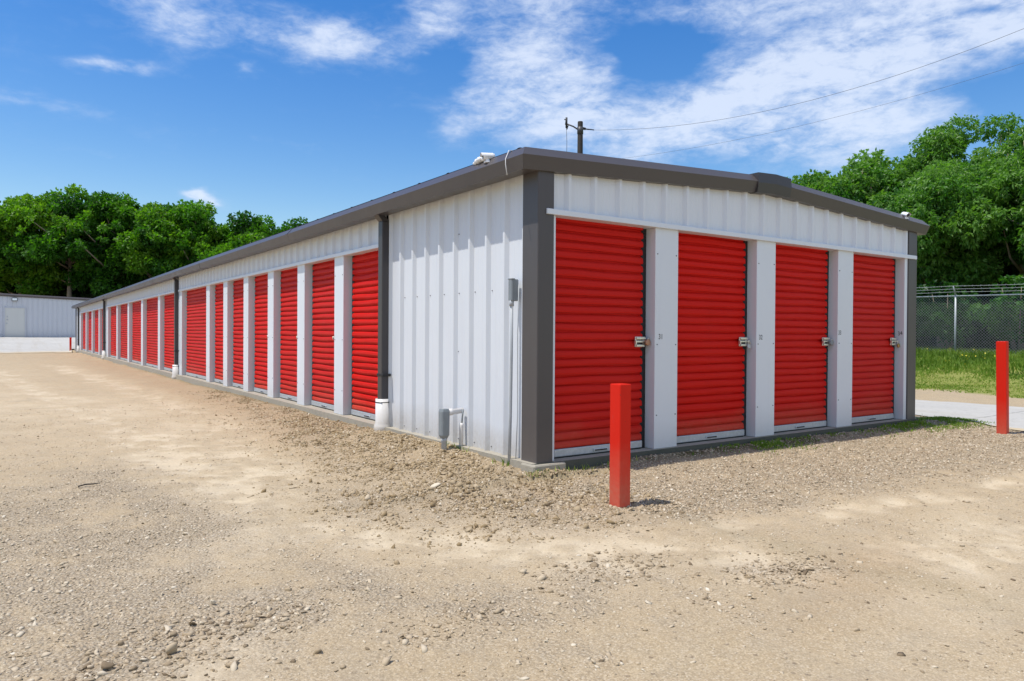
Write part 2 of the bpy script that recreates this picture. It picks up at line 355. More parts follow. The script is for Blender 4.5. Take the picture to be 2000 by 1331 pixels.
# ------------------------------------------------------------------ the ground sheet
def build_ground():
    cx, cy = -3.79, -5.06
    r = [0.0]; x = .9
    while x < 620: r.append(x); x *= 1.0062 if x < 10 else (1.016 if x < 30 else 1.06)
    r = np.array(r)
    a0 = R(55.2); fine = np.linspace(-R(46), R(46), 720); coarse = np.linspace(R(46), 2 * math.pi - R(46), 150)[1:-1]
    th = a0 + np.concatenate([fine, coarse]); n = len(th)
    X = cx + r[1:, None] * np.cos(th)[None]; Y = cy + r[1:, None] * np.sin(th)[None]
    X = np.concatenate([[cx], X.ravel()]); Y = np.concatenate([[cy], Y.ravel()])
    zn = zones(X, Y); Z = gz(X, Y, zn)
    Z = Z - .07 * sstep(44.3, 45.2, Y) * (Y < 60) * (X > -25) * (X < 7.2) - .04 * sstep(8.3, 8.6, X) * sstep(10.4, 10.2, X) * (Y > -28) * (Y < 73)
    clod, grav, smooth, orange, green = zn
    moss = .85 * blob(X, Y, 2.9, -.12, 2.9, .13) + .9 * blob(X, Y, 6.6, -.08, 1.0, .22) + .8 * blob(X, Y, 3.3, -.2, .8, .16) + .5 * blob(X, Y, 0, 12, .16, 12)
    moss = np.clip(moss * (1 + 1.2 * fbm(X, Y, 4, 3.0)), 0, 1)
    m = len(r) - 1
    i = np.arange(m - 1)[:, None]; j = np.arange(n)[None]; j2 = (j + 1) % n
    Q = np.stack([1 + i * n + j, 1 + (i + 1) * n + j, 1 + (i + 1) * n + j2, 1 + i * n + j2], -1).reshape(-1, 4)
    me = np_mesh('ground', np.stack([X, Y, Z], 1), Q, M['ground'],
                 {'zone': np.stack([grav, smooth, orange], 1), 'zone2': np.stack([clod, green, moss], 1)}, True)
    o = new_obj('ground', me); tag(o, kind='structure')
build_ground()

def sheet(name, xs, ys, mat, dz):
    X, Y = np.meshgrid(xs, ys, indexing='ij')
    return X, Y
def concrete_lane():
    # slab lane beside the building's far long side; ragged near edge where gravel has drifted over it
    us = np.linspace(0, 1, 30); ys = np.linspace(-30, 75, 700)
    U, Y = np.meshgrid(us, ys, indexing='ij')
    x0 = 7.75 + .30 * fbm(Y, Y * 0 + 3, 3, .8) + .07 * fbm(Y, Y * 0 + 8, 3, 5) - .75 * sstep(.4, -1.6, Y) * sstep(-9, -3, Y)
    x1 = 10.75 + .12 * fbm(Y, Y * 0 + 31, 3, 1.0) + .05 * fbm(Y, Y * 0 + 55, 2, 5)
    X = x0 + (x1 - x0) * U
    Z = gz(X, Y) + .012
    n = len(ys); i = np.arange(len(us) - 1)[:, None]; j = np.arange(n - 1)[None]
    Q = np.stack([i * n + j, (i + 1) * n + j, (i + 1) * n + j + 1, i * n + j + 1], -1).reshape(-1, 4)
    me = np_mesh('road', np.stack([X.ravel(), Y.ravel(), Z.ravel()], 1), Q, M['lane'], smooth=True)
    tag(new_obj('road', me), kind='structure')
    # pale apron that ramps up to the far building
    xs = np.linspace(-26, 7.5, 110); ys = np.linspace(0, 1, 50)
    X, V = np.meshgrid(xs, ys, indexing='ij')
    y0 = 43.6 + .35 * fbm(X, X * 0 + 2, 3, .5) + .12 * X * 0; Yv = y0 + (58.05 - y0) * V
    inb = (X > -.3) & (X < 7.5)
    Yv = np.where(inb, np.maximum(Yv, 48.3), Yv)
    Z = gz(X, Yv) + .015
    n = len(ys); i = np.arange(len(xs) - 1)[:, None]; j = np.arange(n - 1)[None]
    Q = np.stack([i * n + j, (i + 1) * n + j, (i + 1) * n + j + 1, i * n + j + 1], -1).reshape(-1, 4)
    me = np_mesh('pavement', np.stack([X.ravel(), Yv.ravel(), Z.ravel()], 1), Q, M['lane'], smooth=True)
    tag(new_obj('pavement', me), kind='structure')
concrete_lane()

# ------------------------------------------------------------------ gravel
_ico = None
def ico():
    p = (1 + 5 ** .5) / 2
    v = np.array([(-1, p, 0), (1, p, 0), (-1, -p, 0), (1, -p, 0), (0, -1, p), (0, 1, p), (0, -1, -p), (0, 1, -p), (p, 0, -1), (p, 0, 1), (-p, 0, -1), (-p, 0, 1)], float)
    v /= np.linalg.norm(v[0])
    f = np.array([(0, 11, 5), (0, 5, 1), (0, 1, 7), (0, 7, 10), (0, 10, 11), (1, 5, 9), (5, 11, 4), (11, 10, 2), (10, 7, 6), (7, 1, 8), (3, 9, 4), (3, 4, 2), (3, 2, 6), (3, 6, 8), (3, 8, 9), (4, 9, 5), (2, 4, 11), (6, 2, 10), (8, 6, 7), (9, 8, 1)])
    return v, f
def stones(X, Y, S, tint, seed, flat=.6):
    g = np.random.default_rng(seed); v, f = ico(); n = len(X)
    jit = 1 + 1.25 * (g.random((n, 12, 1)) - .5)
    P = v[None] * jit
    sc = np.stack([g.uniform(.75, 1.35, n), g.uniform(.7, 1.1, n), g.uniform(.25, .70, n) * flat / .6], 1)
    P = P * sc[:, None, :] * S[:, None, None]
    a = g.uniform(0, 2 * np.pi, n); c, s = np.cos(a)[:, None], np.sin(a)[:, None]
    tl = g.normal(0, .35, n)[:, None]
    z = P[..., 2] + tl * P[..., 0]
    x = P[..., 0] * c - P[..., 1] * s; y = P[..., 0] * s + P[..., 1] * c
    Z0 = gz(X, Y) + S * .10
    V = np.stack([x + X[:, None], y + Y[:, None], z + Z0[:, None]], -1).reshape(-1, 3)
    F = (f[None] + 12 * np.arange(n)[:, None, None]).reshape(-1, 3)
    return V, F, np.repeat(tint, 12)
def scatter(n, x0, x1, y0, y1, dens, g):
    X = g.uniform(x0, x1, n); Y = g.uniform(y0, y1, n)
    d = dens(X, Y); k = g.random(n) < d
    inside = (X > -.09) & (X < BW + .1) & (Y > -.05) & (Y < BL)
    lane = X > 7.3
    dc = np.hypot(X + 3.79, Y + 5.06)
    k &= ~inside & ~(lane & (Y > -2)) & (dc > 1.3)
    return X[k], Y[k]
def build_gravel():
    g = np.random.default_rng(11)
    Vs, Fs, Ts = [], [], []; off = 0; Vs_last = []
    def put(X, Y, S, T, seed, flat=.6):
        nonlocal off
        V, F, t = stones(X, Y, S, T, seed, flat); Vs_last[:] = [V]; Vs.append(V); Fs.append(F + off); Ts.append(t); off += len(V)
    def dg(X, Y):
        z = zones(X, Y); return np.clip(z[1] * 1.0 - .08 + .25 * z[0], 0.03, 1) * (1 - .7 * z[2]) * np.where(X < -1.2, .26, .80)
    X, Y = scatter(520000, -6.5, 7.6, -4.6, 6.5, dg, g)
    S = np.exp(g.normal(math.log(.0066), .36, len(X))); put(X, Y, np.clip(S, .003, .016), np.clip(g.normal(np.where(X < -1.2, .60, .48), np.where(X < -1.2, .13, .22)), 0, 1), 1)
    def dcl(X, Y):
        z = zones(X, Y); return np.clip(z[0] * (.5 + 1.9 * fbm(X, Y, 4, 2.6)) + .05 * z[0], 0, 1)
    X, Y = scatter(300000, -2.2, .6, -1.6, 11, dcl, g)
    S = np.exp(g.normal(math.log(.0050), .62, len(X))); put(X, Y, np.clip(S, .002, .024), np.clip(g.normal(.44, .17, len(X)), 0, .85), 2, .95)
    me = np_mesh('dirt_clods', Vs.pop(), Fs.pop() - (off - len(Vs_last[0])), M['clod'], {'tint': Ts.pop()}, False); off -= len(Vs_last[0])
    tag(new_obj('dirt_clods', me), 'ochre dirt clods heaped along the foot of the plain wall', 'dirt clods', kind='stuff')
    # a thin sprinkle everywhere, loose clumps
    def dsp(X, Y):
        return np.clip(.30 + .9 * (fbm(X + 3, Y, 3, 1.6) - .12), 0.05, 1) * (1 - .75 * zones(X, Y)[2])
    X, Y = scatter(190000, -7, 7, -4.7, 9, dsp, g)
    S = np.exp(g.normal(math.log(.0042), .42, len(X))); put(X, Y, np.clip(S, .002, .013), np.clip(g.normal(.44, .2, len(X)), 0, .9), 3)
    for (cx, cy, rx, n) in ((-2.95, -1.8, .30, 420), (-3.35, -2.1, .35, 300), (-.4, -2.72, .30, 520), (-2.2, -2.4, .25, 160), (-1.2, -2.2, .35, 350), (.1, -1.35, .35, 350), (-.12, -1.2, .13, 130)):
        X = cx + rx * g.normal(0, .7, n); Y = cy + .5 * rx * g.normal(0, .7, n)
        S = np.exp(g.normal(math.log(.0080), .45, n)); put(X, Y, np.clip(S, .003, .022), np.clip(g.normal(.34, .16, n), 0, 1), int(n))
    me = np_mesh('gravel', np.concatenate(Vs), np.concatenate(Fs), M['stone'], {'tint': np.concatenate(Ts)}, False)
    o = new_obj('gravel', me)
    tag(o, 'loose tan and grey gravel strewn over the dirt yard', 'gravel', kind='stuff')
    print('gravel verts', off)
build_gravel()
def rock(x, y, s, tint, label, seed):
    V, F, t = stones(np.array([0.]), np.array([0.]), np.array([s]), np.array([tint]), seed, .75)
    V[:, 2] -= V[:, 2].min()
    me = np_mesh('rock', V, F, M['stone'], {'tint': t})
    o = new_obj('rock', me); o.location = (x, y, float(gz(x, y)) - s * .15)
    import bmesh
    bm = bmesh.new(); bm.from_mesh(me); bmesh.ops.subdivide_edges(bm, edges=bm.edges[:], cuts=1, smooth=.25, use_grid_fill=True, fractal=.25, seed=seed); bm.to_mesh(me); bm.free()
    tag(o, label, 'rock', 'larger rocks lying in the gravel')
rock(-.99, .01, .040, .80, 'pale rounded rock standing highest among the dirt clods before the building corner', 5)
rock(-1.55, .01, .032, .55, 'greyish rock at the left edge of the clod patch', 8)
rock(-3.25, -2.02, .020, .42, 'tan rock in the bottom left foreground clumps', 9)
rock(-3.46, -2.03, .026, .05, 'dark brown rock near the bottom left corner of the yard', 12)
mb = MB(); z0 = float(gz(-3.2, 1.58)) + .012
mb.tube([(-.075, -.02, 0), (-.02, .004, .006), (.03, 0, .004), (.08, .025, .002)], [.005, .006, .005, .003], 6)
tag(mb.build('twig', M['wood_pole'], loc=(-3.22, 1.58, z0)), 'short dark twig lying on the sandy ground at left', 'twig')

# ------------------------------------------------------------------ the storage building
bld = thing('storage_building', (0, 0, 0), 'long low white metal storage building with red roll-up doors and charcoal trim', 'building')
LEFT = -math.pi / 2         # local X = along wall to the right, local Y = inward, for the long west face: world y = -local X
H = 2.15
RIDGE = .170
def rib_profile(u0, u1, phase, pitch=.305):
    pts = [(u0, .03)]
    k = math.ceil((u0 - phase) / pitch) - 1
    while phase + k * pitch < u1 + .1:
        c = phase + k * pitch
        for du, d in ((-.042, .03), (-.014, -.006), (.014, -.006), (.042, .03)):
            pts.append((c + du, d))
        for o in (.112, .187):
            for du, d in ((-.012, .03), (-.006, .0285), (.006, .0285), (.012, .03)): pts.append((c + o + du, d))
        k += 1
    pts = [p for p in pts if u0 <= p[0] <= u1] + [(u1, .03)]
    return sorted(pts)
def rib_panel(name, u0, u1, z0, ztop, phase, mat, parent, rotz=None, loc=None, screws=(), nz=1):
    mb = MB(); P = rib_profile(u0, u1, phase)
    v = []; f = []
    for (u, d) in P: v += [(u, d, z0), (u, d, ztop(u) if callable(ztop) else ztop)]
    for i in range(len(P) - 1): f.append((2 * i, 2 * i + 2, 2 * i + 3, 2 * i + 1))
    mb.add(v, f)
    for (su, sz) in screws:
        mb.tube([(su, .031, sz), (su, .022, sz)], .0048, 8, 1)
    o = mb.build(name, [mat, M['screw']], parent, loc, rotz)
    return o
# foundation
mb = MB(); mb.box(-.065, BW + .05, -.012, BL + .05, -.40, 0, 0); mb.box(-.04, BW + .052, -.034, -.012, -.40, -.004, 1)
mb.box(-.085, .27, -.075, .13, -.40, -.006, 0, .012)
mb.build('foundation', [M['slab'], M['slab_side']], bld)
# plain ribbed wall section by the near corner, y .2 .. 2.95
scr = []
for k in range(9):
    c = -(.52 + .305 * k)
    if -2.9 < c < -.2:
        scr += [(c + .07, .045), (c + .07, 1.52)]
        if k in (2, 4): scr.append((c + .03, .52 + .4 * (k == 2)))
        if k == 3: scr += [(c + .06, 2.12), (c + .06, .93)]
rib_panel('wall_panel', -3.02, -.18, -.012, 2.56, -.52, M['white'], bld, LEFT, screws=scr)
# corner posts
def post(name, x0, x1, y0, y1, z0=-.006):
    mb = MB(); mb.box(x0, x1, y0, y1, z0, 2.58, 0, .006); return mb.build(name, M['trim'], bld)
post('corner_post', -.014, .163, -.014, .215)
post('corner_post', BW - .205, BW + .012, -.014, .20)
post('corner_post', -.014, .2, BL - 1.0, BL + .01)
post('corner_post', BW - .2, BW + .012, BL - .2, BL + .01)
# hidden long side and back
rib_panel('wall_panel', .2, BL - .2, 0, 2.56, 0, M['white'], bld, math.pi / 2, (BW, 0, 0))
rib_panel('wall_panel', -BW + .2, -.2, 0, 2.56, 0, M['white'], bld, math.pi, (0, BL, 0))

def door_mesh(W, seed, top=2.20):
    """ribbed roll-up curtain, local origin at bottom centre of its front plane, X along, Y inward"""
    g = random.Random(seed); nx = 14; us = [-W / 2 + W * i / nx for i in range(nx + 1)]
    prof = []; z = .075; k = 0
    while z < top:
        dz = .082 * g.uniform(.95, 1.05)
        prof += [(z, .029, k), (z + .009, .028, k), (z + .012, .003, k), (z + .028, -.002, k), (z + dz * .70, .0015, k), (z + dz * .85, .011, k), (z + dz * .95, .028, k)]
        z += dz; k += 1
    ph = [g.uniform(0, 6.28) for _ in range(k + 2)]; am = [g.uniform(.0, .0042) for _ in range(k + 2)]; tl = [g.uniform(-.004, .004) for _ in range(k + 2)]
    bow = g.uniform(-.006, .006)
    mb = MB(); v = []; f = []
    for (z, d, kk) in prof:
        for u in us:
            q = u / W
            zz = z + am[kk] * math.sin(q * 7 + ph[kk]) + tl[kk] * q
            dd = d + .003 * math.sin(q * 5 + ph[kk] * 1.7) + bow * (1 - 4 * q * q) * math.sin(z * 1.4)
            v.append((u, dd, zz))
    n = nx + 1
    for r in range(len(prof) - 1):
        for i in range(nx): f.append((r * n + i, r * n + i + 1, (r + 1) * n + i + 1, (r + 1) * n + i))
    mb.add(v, f, 0, False)
    me = bpy.data.meshes.new('roll_up_door'); me.from_pydata(mb.v, [], mb.f); me.materials.append(M['red']); me.update()
    return me
def bar_mesh(W):
    mb = MB(); mb.box(-W / 2, W / 2, -.012, .022, .014, .080, 0, .005)
    mb.box(-W / 2 + .01, W / 2 - .01, 0, .018, -.002, .014, 1)
    mb.box(-.09, .09, -.022, -.012, .030, .052, 0, .003)       # lift handle
    mb.box(-.075, .075, -.0235, -.022, .034, .046, 1)
    me = bpy.data.meshes.new('bottom_bar'); me.from_pydata(mb.v, [], mb.f); me.materials.append(M['galv']); me.materials.append(M['black'])
    me.polygons.foreach_set('material_index', mb.m); me.update(); return me
def latch_mesh():
    mb = MB()
    mb.box(-.075, .055, -.014, 0, -.050, .050, 0, .004)        # back plate
    mb.box(-.070, .050, -.030, -.014, .024, .044, 0, .003)     # upper rail
    mb.box(-.070, .030, -.030, -.014, -.046, -.028, 0, .003)   # lower rail
    mb.box(-.060, .020, -.0155, -.014, -.026, .022, 1)         # black strip, shade painted into the gap between rails
    mb.box(-.085, .085, -.026, -.0156, -.006, .012, 0, .003)   # slide bolt
    mb.box(-.096, -.080, -.044, -.014, -.024, .014, 0, .003)   # pull knob
    mb.box(.040, .064, -.046, -.014, -.010, .016, 0, .003)     # staple
    me = bpy.data.meshes.new('latch'); me.from_pydata(mb.v, [], mb.f); me.materials.append(M['latchsteel']); me.materials.append(M['black'])
    me.polygons.foreach_set('material_index', mb.m); me.update(); return me
LATCH = latch_mesh(); DM = {}; BM_ = {}
def put_door(u, W, rotz, seed, latch=True, share=None):
    """u = centre along the wall in local X, W = clear opening"""
    Wc = W - .14
    key = share or ('d', seed)
    if key not in DM:
        DM[key] = door_mesh(Wc, seed); BM_[key] = bar_mesh(Wc)
    d = new_obj('roll_up_door', DM[key], bld); d.rotation_euler = (0, 0, rotz)
    p = Vector((u, .10, 0)); p.rotate(Matrix.Rotation(rotz, 3, 'Z')); d.location = p
    new_obj('bottom_bar', BM_[key], d)
    for s in (-1, 1):
        mb = MB(); x_ = (W / 2 - .035) * s; mb.box(x_ - .033, x_ + .033, .024, .060, 0, H + .06, 0); mb.build('door_guide_shade', M['black'], d)  # guide track coloured black to stand in for the shaded gap
    if latch:
        l = new_obj('latch', LATCH, d); l.location = (W / 2 - .105, -.004, 1.043)
    return d
def put_col(u0, u1, rotz, screws=True):
    mb = MB(); mb.box(u0, u1, 0, .18, .002, H, 0, .003)
    if screws and u1 - u0 > .2:
        for z in (.33, 1.02, 1.9):
            for uu in (u0 + .03, u1 - .03): mb.tube([(uu, .001, z + .01 * math.sin(uu * 50)), (uu, -.004, z)], .0058, 8, 1)
    return mb.build('column', [M['column'], M['screw']], bld, rotz=rotz)
# --- end face: openings and columns
ends = [(.19, 1.42), (1.74, 2.98), (3.31, 4.54), (4.87, 6.10)]
for i, (a, b_) in enumerate(ends): put_door((a + b_) / 2, b_ - a, 0, 21 + i)
endcols = [put_col(.163, .192, 0, False), put_col(1.42, 1.74, 0), put_col(2.98, 3.31, 0), put_col(4.54, 4.87, 0), put_col(6.10, 6.172, 0, False)]
# painted unit numbers
def number(txt, parent, loc, size, rot):
    c = bpy.data.curves.new('unit_number', 'FONT'); c.body = txt; c.size = size; c.align_x = 'CENTER'; c.align_y = 'CENTER'; c.extrude = .0006; c.space_character = 1.1
    o = bpy.data.objects.new('unit_number', c); COL.objects.link(o)
    bpy.context.view_layer.update()
    me = bpy.data.meshes.new_from_object(o.evaluated_get(bpy.context.evaluated_depsgraph_get()))
    bpy.data.objects.remove(o); me.materials.clear(); me.materials.append(M['ink'])
    n = new_obj('unit_number', me, parent); n.location = loc; n.rotation_euler = rot; n.scale = (.8, 1, 1)
for txt, col, x, z in (('31', endcols[1], 1.50, 1.092), ('32', endcols[2], 3.055, 1.090), ('33', endcols[3], 4.585, 1.150)):
    number(txt, col, (x, -.0016, z), .074, (R(90), 0, 0))
number('34', endcols[4], (6.0984, .052, 1.150), .074, (R(90), R(-8), R(-90)))
# --- header over the end doors
def gable(x): return 2.54 + RIDGE * (1 - abs(x - BW / 2) / (BW / 2)) 
rib_panel('header_panel', .163, BW - .205, H + .045, lambda u: gable(u) + .03, .345, M['white'], bld)
mb = MB(); mb.box(.075, BW - .02, -.032, .132, H, H + .048, 0, .004); mb.build('header_trim', M['column'], bld)
# --- long west face: (near y, far y) openings
groups = [([3.165, 4.375, 4.70, 5.925, 6.25, 7.475, 7.80, 9.025, 9.35, 10.575, 10.90, 12.125, 12.45, 15.17], 15.50, 3.10, 15.52),
          ([15.86, 18.31, 18.67, 21.47, 21.84, 24.64, 25.01, 27.81, 28.18, 31.00], 31.36, 15.72, 31.74),
          ([32.2, 34.38, 34.75, 37.63, 38.0, 40.88, 41.25, 44.25], 44.62, 32.06, 45.0)]
seed = 50
for ys, lastcol, ha, hb in groups:
    for k in range(0, len(ys), 2):
        a, b_ = ys[k], ys[k + 1]
        W = b_ - a; sh = ('w', round(W, 1), k % 3) if W < 2 else ('w', round(W, 1))
        put_door(-(a + b_) / 2, W, LEFT, seed, latch=W < 2, share=None if abs(W - 1.225) > .03 and W < 2 else ('x', round(W, 2), seed % 3)); seed += 1
        e = ys[k + 2] if k + 2 < len(ys) else lastcol
        put_col(-e, -b_, LEFT)
    put_col(-ys[0], -ys[0] + .03, LEFT, False)
    rib_panel('header_panel', -hb, -ha, H + .045, 2.56, -.52, M['white'], bld, LEFT)
    mb = MB(); mb.box(-lastcol, -ys[0] + .02, -.030, .132, H, H + .048, 0, .004); mb.build('header_trim', M['column'], bld, rotz=LEFT)
for a, b_ in ((15.5, 15.86), (31.36, 32.2), (44.62, 47.0)):
    rib_panel('wall_panel', -b_, -a, 0, 2.56, -.52, M['white'], bld, LEFT)
# roof edges
def rake_ring(x, dz=0, dy=0):
    z = 2.62 - .155 + RIDGE * (1 - abs(x - BW / 2) / (BW / 2 + .2)) + .065 + dz
    return [(x, .10, z + .165 + .01), (x, -.008 - dy, z + .165), (x, -.078 - dy, z + .085), (x, -.042 - dy, z - .03), (x, .03, z - .03), (x, .10, z)]
def mitre(xb, sg):
    r = rake_ring(xb - sg * .2); xo = (.02, .152, .222, .190, .06, .02)
    return [(xb - sg * o, p[1], p[2]) for p, o in zip(r, xo)]
mb = MB(); mb.loft([mitre(0, 1), rake_ring(.3), rake_ring(BW / 2 - .2), rake_ring(BW / 2 - .001)]); mb.build('roof_trim', M['trim'], bld)
mb = MB(); mb.loft([rake_ring(BW / 2 + .001), rake_ring(BW / 2 + .2), rake_ring(BW - .3), mitre(BW, -1)]); mb.build('roof_trim', M['trim'], bld)
mb = MB()
def cap_ring(x):
    z = 2.53 + RIDGE * (1 - abs(x - BW / 2) / (BW / 2 + .2))
    return [(x, .35, z + .178), (x, -.084, z + .178), (x, -.090, z + .07), (x, -.070, z - .035), (x, .02, z - .036), (x, .35, z)]
mb.loft([cap_ring(BW / 2 - .31), cap_ring(BW / 2), cap_ring(BW / 2 + .27)]); mb.build('ridge_cap', M['trim_dark'], bld)
def gutter(sgn, xb):
    mb = MB(); rs = []
    ys = [-.05] + [6.1 * k for k in range(1, 8)] + [BL + .12]
    for y in ys:
        zo = .006 * math.sin(y * .7)
        ring = [(.02, 2.70), (-.152, 2.695), (-.222, 2.612), (-.190, 2.500), (-.02, 2.512), (.02, 2.53)]
        yo = (.10, -.006, -.076, -.040, .03, .10) if y < 0 else (y,) * 6
        rs.append([(xb + sgn * x, yy, z + zo * (y > .1)) for (x, z), yy in zip(ring, yo)])
    mb.loft(rs)
    for y in ys[1:-1]:                                          # lapped joints every length of gutter
        mb.loft([[(xb + sgn * (x - .003 if x < -.1 else x), yy, z) for x, z in ring] for yy in (y - .05, y + .05)])
    return mb.build('gutter', M['trim'], bld)
gutter(1, 0); gutter(-1, BW)
# roof sheets
mb = MB()
for s in (0, 1):
    prof = []
    y = .05
    while y < BL:
        prof += [(y, 0), (y + .02, .03), (y + .05, .03), (y + .07, 0)]; y += .61
    prof.append((BL + .05, 0))
    v = []; f = []
    xa = -.15 if s == 0 else BW + .15
    for (yy, d) in prof: v += [(xa, yy, 2.70 + d * .2), (BW / 2, yy, 2.70 + RIDGE + d * .2)]
    for i in range(len(prof) - 1): f.append((2 * i, 2 * i + 1, 2 * i + 3, 2 * i + 2))
    mb.add(v, f)
mb.build('roof', M['trim'], bld)
# downspouts
for y in (2.945, 15.56, 31.90, 45.10):
    mb = MB(); mb.box(-.094, -.004, y, y + .118, -.02 if y > 40 else .20, 2.44, 0, .008)
    mb.loft([[(-.094, y + .002, 2.44), (-.094, y + .116, 2.44), (-.006, y + .116, 2.44), (-.006, y + .002, 2.44)],
             [(-.18, y + .002, 2.54), (-.18, y + .116, 2.54), (-.09, y + .116, 2.54), (-.09, y + .002, 2.54)]])
    d = mb.build('downspout', M['trim_dark'], bld)
    mb = MB(); mb.box(-.099, .01, y - .035, y + .13, .60, .63, 0, .003); mb.build('strap', M['black'], d)
# white drain boots standing in the ground
for i, (y, lab) in enumerate(((2.995, 'white plastic drain boot under the nearest downspout beside the plain wall'),
                   (15.62, 'white plastic drain boot under the second downspout past the wide red door'),
                   (31.96, 'white plastic drain boot under the third downspout along the row of doors'),
                   (45.16, 'white plastic drain boot under the farthest downspout at the far corner'))):
    t = thing('drain_boot', (-.052, y + .01, float(gz(-.2, y))), lab, 'drain pipe', 'white drain boots under the downspouts')
    z = .385 - (.0 if i == 0 else .02)
    mb = MB(); rings = []
    for (zz, r) in ((-.06, .104), (.05, .104), (.068, .100), (.10, .086), (z, .084), (z, .074), (z - .05, .074)):
        rings.append([(r * math.cos(a), r * math.sin(a), zz) for a in [2 * math.pi * k / 28 for k in range(28)]])
    mb.loft(rings, smooth=False); b1 = mb.build('boot', M['pvc'], t)
    for p in b1.data.polygons: p.use_smooth = len(p.vertices) == 4
    mb = MB(); rings = [[(r * math.cos(a), r * math.sin(a), zz) for a in [2 * math.pi * k / 28 for k in range(28)]] for zz, r in ((z - .045, .0845), (z - .045, .087), (z - .035, .087), (z - .035, .0845))]
    mb.loft(rings, cap=False); mb.build('strap', M['black'], t)

# ------------------------------------------------------------------ services on the plain wall
t = thing('electrical_conduit', (-.03, .315, 0), 'thin grey electrical conduit with a small box up the wall near the corner post', 'conduit')
mb = MB(); mb.box(-.045, .032, -.030, .030, 1.405, 1.60, 0, .008); mb.box(-.048, -.01, -.033, .033, 1.595, 1.606, 0, .003)
mb.build('junction_box', M['boxgrey'], t)
mb = MB(); mb.tube([(-.025, 0, 1.41), (-.025, 0, .9), (-.028, .004, .4), (-.036, .012, -.2)], .0145, 12); mb.tube([(-.025, 0, 1.36), (-.025, 0, 1.41)], .021, 12)
mb.build('pipe', M['conduit'], t)
mb = MB(); mb.tube([(.02, -.045, 1.55), (.008, -.048, 1.1), (.012, -.05, .4), (.0, -.04, -.06)], .004, 6); mb.build('cable', M['conduit'], t)
t = thing('conduit_body', (-.215, 1.235, 0), 'grey elbow box on a stub pipe with a white pipe into the ribbed wall', 'conduit')
mb = MB()
def rr(z, w, d, c=.012): return [(-w + c, -d, z), (w - c, -d, z), (w, -d + c, z), (w, d - c, z), (w - c, d, z), (-w + c, d, z), (-w, d - c, z), (-w, -d + c, z)]
mb.loft([rr(.075, .026, .026), rr(.115, .044, .040), rr(.345, .046, .042), rr(.372, .040, .036)])
mb.build('elbow_box', M['boxgrey'], t)
mb = MB(); mb.tube([(0, 0, .09), (0, 0, .055), (0, 0, .05), (0, 0, -.25)], [.031, .031, .027, .027], 14); mb.build('stub_pipe', M['conduit'], t)
mb = MB(); mb.tube([(.03, 0, .335), (.09, 0, .338), (.092, 0, .338), (.212, 0, .345)], [.034, .034, .027, .027], 14)
mb.build('cross_pipe', M['pvc'], t)
t2 = thing('stub_pipe', (-.035, 1.2, 0), 'short white pipe stub with a thin grey tube standing at the wall foot', 'pipe')
mb = MB(); mb.tube([(-.01, 0, -.25), (-.004, 0, .2), (0, 0, .225)], [.021, .021, .018], 12); mb.build('sleeve', M['pvc'], t2)
mb = MB(); mb.tube([(.012, -.01, .36), (.006, -.004, .3), (0, 0, .2)], .008, 8); mb.build('tube', M['boxgrey'], t2)

# padlocks
def padlock(x, z, body, kind, label, tilt=0):
    t = thing('padlock', (x, .055, z), label, 'padlock', 'padlocks on the end doors')
    t.rotation_euler = (0, tilt, 0)
    mb = MB()
    if kind == 'disc':
        mb.loft([[(r * math.cos(a), yy, r * math.sin(a)) for a in [2 * math.pi * k / 20 for k in range(20)]] for yy, r in ((-.017, .024), (-.013, .031), (.010, .031), (.014, .024))], smooth=False)
        mb.build('body', body, t)
        mb = MB(); mb.tube([(.0, 0, .028), (.012, 0, .040), (.030, 0, .034), (.033, 0, .012)], .0055, 8); mb.build('shackle', M['latchsteel'], t)
    else:
        mb.bbox(-.022, .022, -.011, .011, -.040, .004, .004); mb.build('body', body, t)
        mb = MB(); mb.tube([(-.013, 0, .0), (-.013, 0, .020), (-.009, 0, .030), (0, 0, .034), (.009, 0, .030), (.013, 0, .020), (.013, 0, .0)], .0042, 8); mb.build('shackle', M['latchsteel'], t)
padlock(1.375, 1.038, M['coppery'], 'disc', 'copper coloured round padlock on the latch beside number 31')
padlock(2.93, 1.010, M['galv'], 'block', 'silver block padlock hanging from the latch beside number 32', .15)
padlock(4.49, 1.030, M['boxgrey'], 'disc', 'dull grey round padlock on the latch beside number 33')
padlock(6.06, 1.005, M['brass'], 'block', 'brass padlock hanging askew from the latch beside number 34', -.35)

# ------------------------------------------------------------------ security cameras, cord
def sec_camera(loc, rotz, pitch, label):
    t = thing('security_camera', loc, label, 'security camera', 'white security cameras on the roof edge', rotz); t.scale = (.78, .78, .78)
    mb = MB(); mb.loft([[(r * math.cos(a), r * math.sin(a), z) for a in [2 * math.pi * k / 18 for k in range(18)]] for z, r in ((0, .045), (.012, .045), (.02, .03), (.045, .018))], smooth=False); mb.build('mount', M['plastic'], t)
    mb = MB(); c, s = math.cos(pitch), math.sin(pitch)
    def ringx(x, r): return [(x * c + r * math.sin(a) * s, r * math.cos(a), .075 - x * s + r * math.sin(a) * c) for a in [2 * math.pi * k / 18 for k in range(18)]]
    mb.loft([ringx(-.085, .02), ringx(-.075, .034), ringx(.05, .038), ringx(.058, .036)], smooth=False); b1 = mb.build('housing', M['plastic'], t)
    for p in b1.data.polygons: p.use_smooth = len(p.vertices) == 4
    mb = MB(); mb.loft([ringx(.0582, .030), ringx(.061, .030), ringx(.062, .024)]); mb.build('lens', M['lens'], t)
    mb = MB()
    mb.loft([[(q[0], q[1], q[2]) for q in ringx(-.06, .0405)[0:10]], [(q[0], q[1], q[2]) for q in ringx(.082, .043)[0:10]]], closed=False, cap=False)
    mb.build('visor', M['plastic'], t)
sec_camera((-.178, .53, 2.655), R(160), .05, 'white security camera on the long roof edge near the dark corner post')
